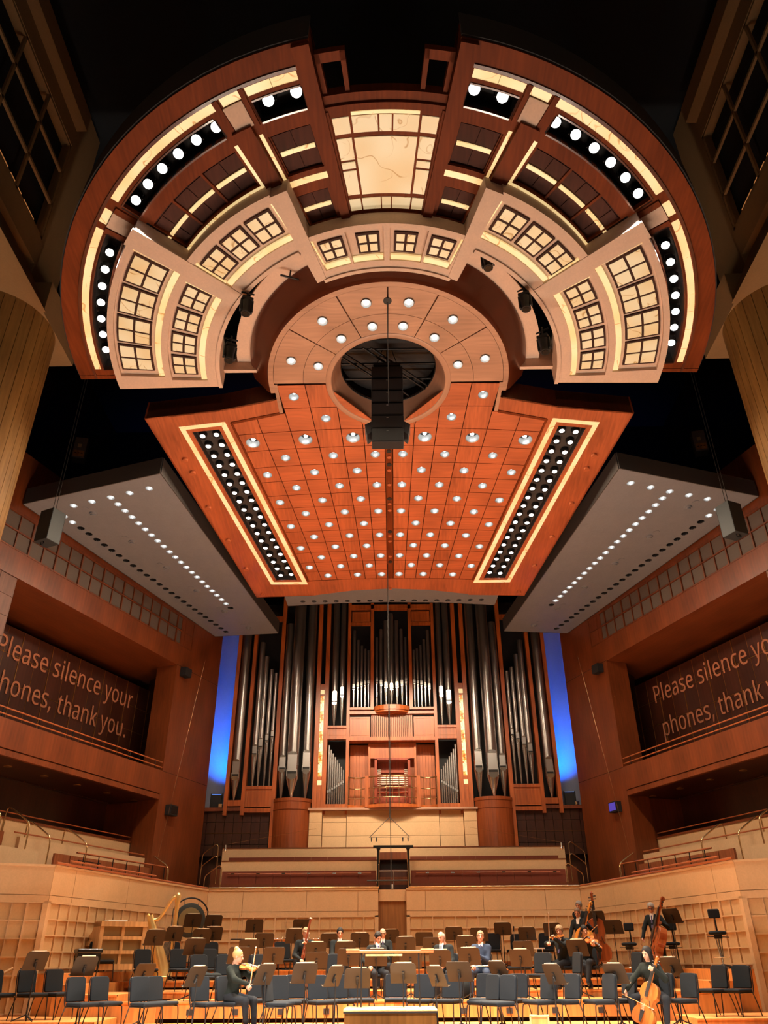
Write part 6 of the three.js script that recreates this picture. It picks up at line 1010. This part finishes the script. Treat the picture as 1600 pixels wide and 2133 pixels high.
{ // violinist in the front left
  const P = person({ ...PL.vl, label: 'blond woman in black playing the violin, seated at front left', woman: true, hair: 'bun', hairMat: M.hairBlond, skin: M.skin, lean: [0.0, 0.06], turn: 28, nod: 12, roll: 8, coat: M.knit, handL: [0.16, 1.0, 0.5], handR: [-0.1, 0.78, 0.43], poleL: [0.3, -1, 0.1], poleR: [-0.9, -0.3, 0], fingL: [-0.4, 0.7, 0.4], palmL: [-0.6, 0.3, -0.5], fingR: [0.2, -0.7, 0.6], palmR: [0.5, -0.5, -0.2], curlL: 1.2, curlR: 0.9, footL: [0.16, 0.08, 0.44], footR: [-0.02, 0.08, 0.4] });
  const vn = held('violin', 'honey brown violin under the chin of the blond woman', 'violin', P, [0.07, 1.10, 0.08], [0.18, -0.14, 0.85], [-0.35, 0.9, 0.15]); fiddle(vn, 0.36, 0.04, M.violin);
  const b = held('violin_bow', 'upright violin bow in the blond woman\'s right hand', 'bow', P, [-0.06, 0.70, 0.47], [0.22, 1, -0.06], [0, 0, 1]); bow(b);
}
{ // bassoonist
  const P = person({ ...PL.bsn, label: 'person with reddish hair playing the bassoon behind a stand', hair: 'short', hairMat: M.hairSandy, handL: [-0.02, 0.98, 0.24], handR: [-0.14, 0.66, 0.26], nod: 4, lean: [0, 0.04], tie: 0 });
  const b = held('bassoon', 'dark bassoon with silver keys held across the player\'s body', 'bassoon', P, [-0.2, 0.30, 0.26], [0.22, 1, -0.02], [0, 0, 1]); mesh(b, 'tubes', [rod([0, 0, 0], [0, 1.05, 0], 0.028, 0.026, 10), rod([0.045, 0.05, 0], [0.045, 0.8, 0], 0.024, 0.02, 10), rod([0, 1.05, 0], [0, 1.3, 0], 0.022, 0.03, 10), bx(0.1, 0.1, 0.06, 0.02, 0.0, 0)], M.bassoon); mesh(b, 'bell_ring', cyl(0.036, 0.036, 0.03, 0, 1.3, 0, 12), M.ivory); mesh(b, 'crook', tube([[0.045, 0.8, 0], [0.05, 0.93, 0], [0.02, 1.0, -0.06], [-0.04, 0.97, -0.12]], 0.006, 6, 16), M.silver); const ky = []; for (let i = 0; i < 12; i++) ky.push(cyl(0.012, 0.012, 0.012, 0.0 + (i % 2) * 0.045, 0.1 + i * 0.065, 0.03, 8).rotateX(0)); mesh(b, 'keys', ky, M.silver).userData.kind = 'stuff';
}
{ person({ ...PL.cl, label: 'dark-haired man in black suit behind a music stand near the left centre', hair: 'short', hairMat: M.hairDark, nod: 8, lean: [0, 0.05], handL: [0.08, 0.72, 0.32], handR: [-0.08, 0.66, 0.34] }); }
{ person({ ...PL.bald, label: 'white-haired bald man in glasses behind the centre stands', hair: 'bald', hairMat: M.hairGrey, nod: 10, glasses: true, lean: [0, 0.04], handL: [0.08, 0.75, 0.33], handR: [-0.08, 0.7, 0.33] }); }
{ const P = person({ ...PL.tie, label: 'dark-haired man in purple tie bending forward at the centre', hair: 'short', hairMat: M.hairDark, nod: 26, turn: 12, lean: [0.02, 0.14], handL: [0.06, 0.95, 0.36], handR: [-0.24, 0.66, 0.3] });
  const o = held('oboe', 'slim black oboe held by the man in the purple tie', 'oboe', P, [-0.05, 0.72, 0.42], [0.25, 1, -0.45], [0, 0, 1]); mesh(o, 'tube', [rod([0, 0, 0], [0, 0.5, 0], 0.016, 0.01, 8), cyl(0.028, 0.018, 0.06, 0, 0.0, 0, 10)], M.ebony); const ky = []; for (let i = 0; i < 8; i++) ky.push(sph(0.009, 0, 0.08 + i * 0.05, 0.016, 6)); mesh(o, 'keys', ky, M.silver).userData.kind = 'stuff'; }
{ person({ ...PL.bald2, label: 'bald man in dark suit leaning over, right of the podium', hair: 'bald', hairMat: M.hairGrey, nod: 16, turn: -14, roll: 10, lean: [-0.08, 0.12], handL: [0.06, 0.68, 0.36], handR: [-0.1, 0.66, 0.38], coat: M.suit }); }
{ const P = person({ ...PL.fl, label: 'fair-haired man in navy suit and tie with a flute on his lap', hair: 'short', hairMat: M.hairSandy, coat: M.suitNavy, trousers: M.suitNavy, nod: -2, turn: 10, roll: -5, lean: [0.02, 0.02], handL: [-0.02, 0.86, 0.24], handR: [-0.14, 0.66, 0.34], palmL: [-0.5, 0, -0.6], footL: [0.2, 0.08, 0.36], footR: [-0.2, 0.08, 0.4] });
  const f = held('flute', 'silver flute held level across the man in navy', 'flute', P, [-0.36, 0.64, 0.37], [1, 0.02, 0.06], [0, 0, 1]); mesh(f, 'tube', rod([0, 0, 0], [0, 0.67, 0], 0.0105, 0.0105, 10), M.silver); const ky = []; for (let i = 0; i < 13; i++) ky.push(cyl(0.0115, 0.0115, 0.008, 0, 0, 0, 8).rotateX(PI / 2).translate(0, 0.08 + i * 0.032, 0.014)); mesh(f, 'keys', ky, M.silver).userData.kind = 'stuff'; mesh(f, 'lip_plate', (() => { const q = sph(0.016, 0, 0.58, 0.004, 8); return q; })(), M.silver); }
{ const P = person({ ...PL.va, label: 'grey-haired man in black suit playing viola at the right', hair: 'wavy', hairMat: M.hairSandy, turn: 22, nod: 8, roll: 10, lean: [0.02, 0.04], handL: [0.2, 1.06, 0.46], handR: [-0.04, 0.98, 0.42], poleR: [-1, -0.2, 0.1], fingL: [-0.3, 0.7, 0.3], palmL: [-0.6, 0.2, -0.4], curlL: 1.2 });
  const a = held('viola', 'orange viola under the chin of the grey-haired man', 'viola', P, [0.08, 1.13, 0.08], [0.25, -0.06, 0.85], [-0.3, 0.9, 0.12]); fiddle(a, 0.41, 0.045, M.violin);
  const b = held('viola_bow', 'upright thin bow held by the grey-haired viola player', 'bow', P, [0.0, 0.92, 0.46], [0.1, 1, 0.0], [0, 0, 1]); bow(b); }
{ const P = person({ ...PL.va2, label: 'dark-haired viola player with crossed legs behind a stand', woman: true, hair: 'short', hairMat: M.hairDark, skin: M.skin2, turn: 24, nod: 14, roll: 8, lean: [0.02, 0.06], handL: [0.3, 0.94, 0.36], handR: [-0.12, 0.96, 0.36], poleR: [-1, -0.2, 0], fingL: [-0.3, 0.7, 0.3], palmL: [-0.6, 0.2, -0.4], curlL: 1.2, footL: [0.05, 0.16, 0.5], footR: [0.08, 0.08, 0.36] });
  const a = held('viola', 'brown viola slanting down from the dark-haired player', 'viola', P, [0.09, 1.10, 0.09], [0.5, -0.3, 0.62], [-0.3, 0.85, 0.35]); fiddle(a, 0.41, 0.045, M.celloV);
  const b = held('viola_bow', 'slanting bow of the dark-haired viola player', 'bow', P, [-0.16, 0.92, 0.42], [0.85, 0.62, 0.1], [0, 0, 1]); bow(b); }
const bass = (P, label, pos, y, z, mat) => { const o = held('double_bass', label, 'double bass', P, pos, y, z, undefined); fiddle(o, 1.1, 0.2, mat, 0.16); };
{ const P = person({ x: 5.25, d: 24.6, f: 0.72, yaw: -38, standing: true, label: 'bass player with amber bass, in front of another bass player', hair: 'short', hairMat: M.hairBrown, nod: 14, turn: 10, lean: [0.02, 0.12], size: 0.97, handL: [0.36, 1.26, 0.34], handR: [-0.2, 0.82, 0.42], poleR: [-0.8, -0.2, -0.3], palmL: [-0.5, 0.2, -0.6], curlL: 1.2, tie: 0 });
  bass(P, 'amber yellow double bass leaning back on its player', [-0.10, 0.17, 0.56], [0.42, 1, -0.1], [-0.35, 0.1, 1], M.bassAmber); }
{ const P = person({ x: 5.62, d: 26.1, f: 0.94, yaw: -28, standing: true, label: 'curly-haired bass player standing behind at the stage wall', hair: 'wavy', hairMat: M.hairGrey, nod: 8, turn: -12, lean: [-0.02, 0.02], handL: [0.4, 1.42, 0.26], handR: [0.2, 0.9, 0.38], palmL: [-0.5, 0.2, -0.6], curlL: 1.2 });
  bass(P, 'red-brown double bass seen full front beside the curly-haired player', [0.52, 0.17, 0.36], [-0.03, 1, -0.06], [0.1, 0.1, 1], M.bassV); }
{ const P = person({ x: 7.0, d: 23.4, f: 0.72, yaw: -42, standing: true, label: 'grey-haired bass player in glasses and black suit at the far right', hair: 'wavy', hairMat: M.hairGrey, nod: 16, turn: 16, glasses: true, lean: [0.0, 0.1], handL: [0.34, 1.24, 0.36], handR: [-0.26, 0.84, 0.4], palmL: [-0.5, 0.2, -0.6], curlL: 1.1, poleR: [-0.9, -0.2, -0.2] });
  bass(P, 'glossy red-brown double bass leaning on the far right player', [-0.10, 0.17, 0.56], [0.36, 1, -0.1], [-0.75, 0.1, 0.7], M.bassV);
  const b = held('bass_bow', 'short dark bow in the far right bass player\'s hand', 'bow', P, [-0.3, 0.78, 0.45], [0.6, -0.35, 0.4], [0, 0, 1]); bow(b, 0.6); }
{ const P = person({ ...PL.vc, label: 'long-haired woman in black playing the cello at front right', woman: true, hair: 'long', hairMat: M.hairDark, skin: M.skin2, nod: 12, turn: -14, lean: [0.0, 0.08], coat: M.knit, handL: [0.2, 0.98, 0.30], handR: [-0.42, 0.62, 0.34], poleR: [-0.8, -0.1, -0.4], palmL: [-0.3, 0.3, -0.8], fingL: [-0.5, 0.2, 0.4], curlL: 1.2, footL: [0.3, 0.08, 0.34], footR: [-0.3, 0.08, 0.36], kneeL: [0.8, 0.4, 1], kneeR: [-0.8, 0.4, 1] });
  const c = held('cello', 'glossy amber cello between the seated woman\'s knees', 'cello', P, [-0.15, 0.11, 0.50], [0.36, 1, -0.34], [-0.12, 0.25, 1]); fiddle(c, 0.74, 0.13, M.celloV, 0.1);
  const b = held('cello_bow', 'cello bow held across the cello strings', 'bow', P, [-0.46, 0.58, 0.46], [0.85, -0.3, 0.22], [0, 0.3, 1]); bow(b, 0.7); }
{ const c = thing('clarinet_on_peg', 'clarinet standing upright on a floor peg among the left stands', 'clarinet', [-1.9, 0.39, -20.15]); mesh(c, 'tube', [rod([0, 0.08, 0], [0, 0.62, 0], 0.017, 0.015, 8), cyl(0.035, 0.02, 0.09, 0, 0.06, 0, 12)], M.ebony); const ky = []; for (let i = 0; i < 10; i++) ky.push(sph(0.01, 0.012 * (i % 2 ? 1 : -1), 0.16 + i * 0.042, 0.014, 6)); mesh(c, 'keys', ky, M.silver).userData.kind = 'stuff'; mesh(c, 'peg_stand', [cyl(0.07, 0.05, 0.02, 0, 0.01, 0, 12), rod([0, 0, 0], [0, 0.06, 0], 0.01)], M.black); }

// ================================================================ HANGING GEAR
{
  const la = thing('line_array', 'tall black hanging line array loudspeaker in the round opening', 'speaker', [-0.03, 12.0, -15.4]);
  for (let i = 0; i < 6; i++) { const q = rbx(0.80 - (i < 1 ? 0.02 : 0), 0.37, 0.42, 0.02, 0, 0, 0), m = mesh(la, 'speaker_box', q, M.black); m.position.set(0, 0.19 + i * 0.4, i < 2 ? 0.03 * (2 - i) : 0); m.rotation.x = i < 2 ? 0.08 * (2 - i) : 0; mesh(m, 'grille', bx(0.72, 0.31, 0.01, 0, 0, 0.212), M.canBlack); mesh(m, 'mark', bx(0.05, 0.012, 0.004, 0, 0.12, 0.22), M.steel); }
  for (const s of [-1, 1]) mesh(la, 'side_flare', panelXY([[0, 0.62], [s * 0.16, 0.52], [s * 0.1, 0.2], [0, 0.3]], -0.2, 0.2).translate(s * 0.4, 0, 0), M.black);
  mesh(la, 'rigging', [bb(-0.35, 0.35, 2.42, 2.5, -0.2, 0.2), rod([0, 2.5, 0], [0, 3.2, 0], 0.02), rod([-0.3, 2.5, 0], [-0.1, 3.2, 0], 0.01), rod([0.3, 2.5, 0], [0.1, 3.2, 0], 0.01)], M.standBlack);
  // side loudspeakers on cables
  for (const s of [-1, 1]) {
    const w = s < 0 ? 'left' : 'right';
    const up = thing('hanging_speaker', `loudspeaker lightened to grey to look lit, hung high in the dark on the ${w}`, 'speaker', [s * 10.8, 16.2, -22], R(s * -15), 'hanging speakers');
    mesh(up, 'cabinet', rbx(0.42, 0.85, 0.4, 0.02, 0, 0.43, 0), M.grey); mesh(up, 'back_plate', bx(0.34, 0.24, 0.02, 0, 0.18, 0.205), M.maple); mesh(up, 'sticker', bx(0.12, 0.14, 0.01, -0.02, 0.5, 0.206), M.paper); mesh(up, 'sockets', [-0.1, 0, 0.1].map((x) => cyl(0.03, 0.03, 0.02, x, 0.18, 0.215, 8).rotateX(0)), M.black); mesh(up, 'hanging_cable', [rod([-0.1, 0.85, 0], [-0.1, 11.32, 0], 0.008, 0.008, 5), rod([0.1, 0.85, 0], [0.1, 11.32, 0], 0.008, 0.008, 5)], M.cable);  // cabinet in a lighter grey, the light on it put into the colour
    const lo = thing('hanging_speaker', `black and grey loudspeaker hung on two cables under the ${w} grey canopy front`, 'speaker', [s * 9.68, 11.35, -19], R(s * 25), 'hanging speakers');
    mesh(lo, 'cabinet', rbx(0.5, 1.0, 0.46, 0.02, 0, 0.5, 0), M.speaker); mesh(lo, 'front_grille', bx(0.48, 0.96, 0.02, 0, 0.5, -0.235), M.black); mesh(lo, 'side_grille', bx(0.02, 0.97, 0.42, s * 0.252, 0.5, 0), M.black); mesh(lo, 'clamp', [bx(0.2, 0.08, 0.2, 0, 1.04, 0), cyl(0.06, 0.06, 0.06, 0, 1.1, 0, 10)], M.steel); mesh(lo, 'hanging_cable', [rod([-0.06, 1.05, 0], [-0.06, 16.17, 0], 0.01, 0.01, 5), rod([0.06, 1.05, 0], [0.06, 16.17, 0], 0.01, 0.01, 5)], M.cable); mesh(lo, 'cable_tail', tube([[0, 0.0, 0.1], [0.05, -0.06, 0.12], [-0.08, -0.08, 0.1], [-0.1, 0, 0.1]], 0.015, 6, 12), M.black);
  }
  // moving-head spotlights in the gap of the half-ring canopy
  [[-3.2, 13.75, -12.65, 'black moving light hung at the upper left of the round canopy'], [-3.62, 12.95, -13.3, 'black moving light hung at the lower left of the round canopy'], [2.30, 14.72, -12.3, 'black moving light hung at the top right of the round canopy'], [3.12, 13.78, -12.65, 'black moving light hung at the middle right of the round canopy'], [3.55, 13.0, -13.2, 'black moving light hung at the lower right of the round canopy']].forEach(([x, y, z, lab]) => {
    const m = thing('moving_light', lab, 'stage light', [x, y, z], R(x * -8), 'moving lights');
    mesh(m, 'yoke', [rbx(0.26, 0.1, 0.2, 0.02, 0, 0.42, 0), bx(0.035, 0.34, 0.09, -0.13, 0.24, 0), bx(0.035, 0.34, 0.09, 0.13, 0.24, 0), rod([0, 0.45, 0], [0, 0.75, 0], 0.02), rod([-0.15, 0.62, 0], [0.15, 0.66, 0], 0.02)], M.black);
    mesh(m, 'head', [cyl(0.1, 0.13, 0.3, 0, 0.2, 0, 14).rotateX(0), cyl(0.11, 0.11, 0.06, 0, 0.03, 0, 14)], M.standBlack); mesh(m, 'lens_glass', cyl(0.08, 0.08, 0.01, 0, -0.005, 0, 14), M.blackGloss);
  });
  const hk = thing('pipe_hook', 'short black T shaped pipe hanging in the upper left gap', 'pipe', [-2.28, 14.95, -12.7], R(20)); mesh(hk, 'bar', [rod([-0.22, 0, 0], [0.22, 0, 0], 0.025), rod([0, 0, 0], [0.02, 0.3, 0], 0.02)], M.standBlack);
  // microphone bar over the choir terrace and two small hanging microphones
  const mb = thing('microphone_bar', 'triangular hanging microphone bar with four mics before the organ', 'microphone', [-0.1, 4.25, -24]);
  mesh(mb, 'hanger', [rod([-0.58, 0.0, 0], [0, 0.55, 0], 0.009, 0.009, 6), rod([0.58, 0.0, 0], [0, 0.55, 0], 0.009, 0.009, 6), rod([-0.6, 0, 0], [0.6, 0, 0], 0.009, 0.009, 6), rod([0, 0.55, 0], [0, 9.0, 0], 0.011, 0.011, 6), rod([0.04, -1.1, 0.02], [0.02, 8.8, 0.02], 0.006, 0.006, 5)], M.cable);
  for (const x of [-0.53, -0.38, 0.38, 0.53]) mesh(mb, 'capsule', [cyl(0.013, 0.02, 0.1, x, -0.07, 0.02, 8), rod([x, 0, 0], [x, -0.03, 0.015], 0.006)], M.black);
  const cb = thing('hanging_microphone', 'dark microphone hanging over the centre aisle', 'microphone', [-0.08, 3.05, -25]); mesh(cb, 'cable', rod([0, 0.1, 0], [0, 9.95, 0], 0.007, 0.007, 5), M.cable); mesh(cb, 'capsule', [cyl(0.02, 0.02, 0.18, 0, 0.02, 0, 8), rod([-0.7, 0.14, 0], [0.5, 0.14, 0], 0.02)], M.black);
  for (const s of [-1, 1]) {
    const m = thing('hanging_microphone', `small silver microphone on a slanting wire, ${s < 0 ? 'left' : 'right'} of the organ base`, 'microphone', [s * 5.45, 4.35, -27], 0, 'hanging microphones');
    mesh(m, 'capsule', [cyl(0.03, 0.03, 0.16, 0, 0.0, 0, 10), sph(0.05, 0, -0.08, 0, 10)], M.chrome); mesh(m, 'wire', rod([0, 0.1, 0], [s * -2.6, 1.05, -3.5], 0.005, 0.005, 5), M.brass);
    const wr = thing('slanting_wire', `thin ${s < 0 ? 'left' : 'right'} wire falling along the pier to the terrace`, 'wire', [0, 0, 0], 0, 'slanting wires'); mesh(wr, 'wire', rod([s * 7.3, 11.4, -28.9], [s * 7.9, 4.2, -28.0], 0.004, 0.004, 5), M.brass);
  }
  const oc = thing('hanging_cable', 'thin black cable from the round canopy down to the stage', 'cable', [0, 0, 0]); mesh(oc, 'cable', rod([0, 14.5, -12.95], [0.0, 13.0, -15.0], 0.012, 0.012, 6), M.cable);
}
// ================================================================ ADDED FILL LIGHTS BELOW AND BEHIND THE FRAME
{
  for (const s of [-1, 1]) {                      // footlight troughs out of view before the stage, put in to brighten the canopies
    const f = thing('added_footlight_trough', `added unseen row of upward footlights on the hall floor before the ${s < 0 ? 'left' : 'right'} stage front`, 'added_footlight', [s * 4.2, -0.95, -14.8], 0, 'footlights');
    mesh(f, 'housing', [bb(-3, 3, -0.35, -0.06, -0.15, 0.15), bb(-3, 3, -0.06, 0.06, -0.15, -0.13), bb(-3, 3, -0.06, 0.06, 0.13, 0.15)], M.black); mesh(f, 'lamp_lens', bb(-2.95, 2.95, -0.05, -0.03, -0.12, 0.12), glow(1, 0.85, 0.66, 2));
    const l = new THREE.RectAreaLight(new THREE.Color().setRGB(1, 0.84, 0.66), LIGHT.foot, 5.8, 0.24); l.name = 'added_footlight'; l.position.set(s * 4.2, -0.92, -14.8); l.rotation.x = PI / 2; scene.add(l);
  }
  const h = thing('added_house_light_bar', 'added row of soft fill lights out of view behind the viewer', 'house light', [0, 9, 8]);  // unseen bar added as soft fill for the canopies
  mesh(h, 'housing', bb(-7, 7, -0.4, 0.4, 0.02, 0.3), M.black); mesh(h, 'lamp_panel', bb(-6.8, 6.8, -0.35, 0.35, 0.0, 0.02), glow(1, 0.82, 0.6, 1.2));
  const l = new THREE.RectAreaLight(new THREE.Color().setRGB(1, 0.82, 0.6), LIGHT.house, 13.6, 0.7); l.name = 'added_house_light'; l.position.set(0, 9, 7.98); scene.add(l);
}

renderer.render(scene, camera);
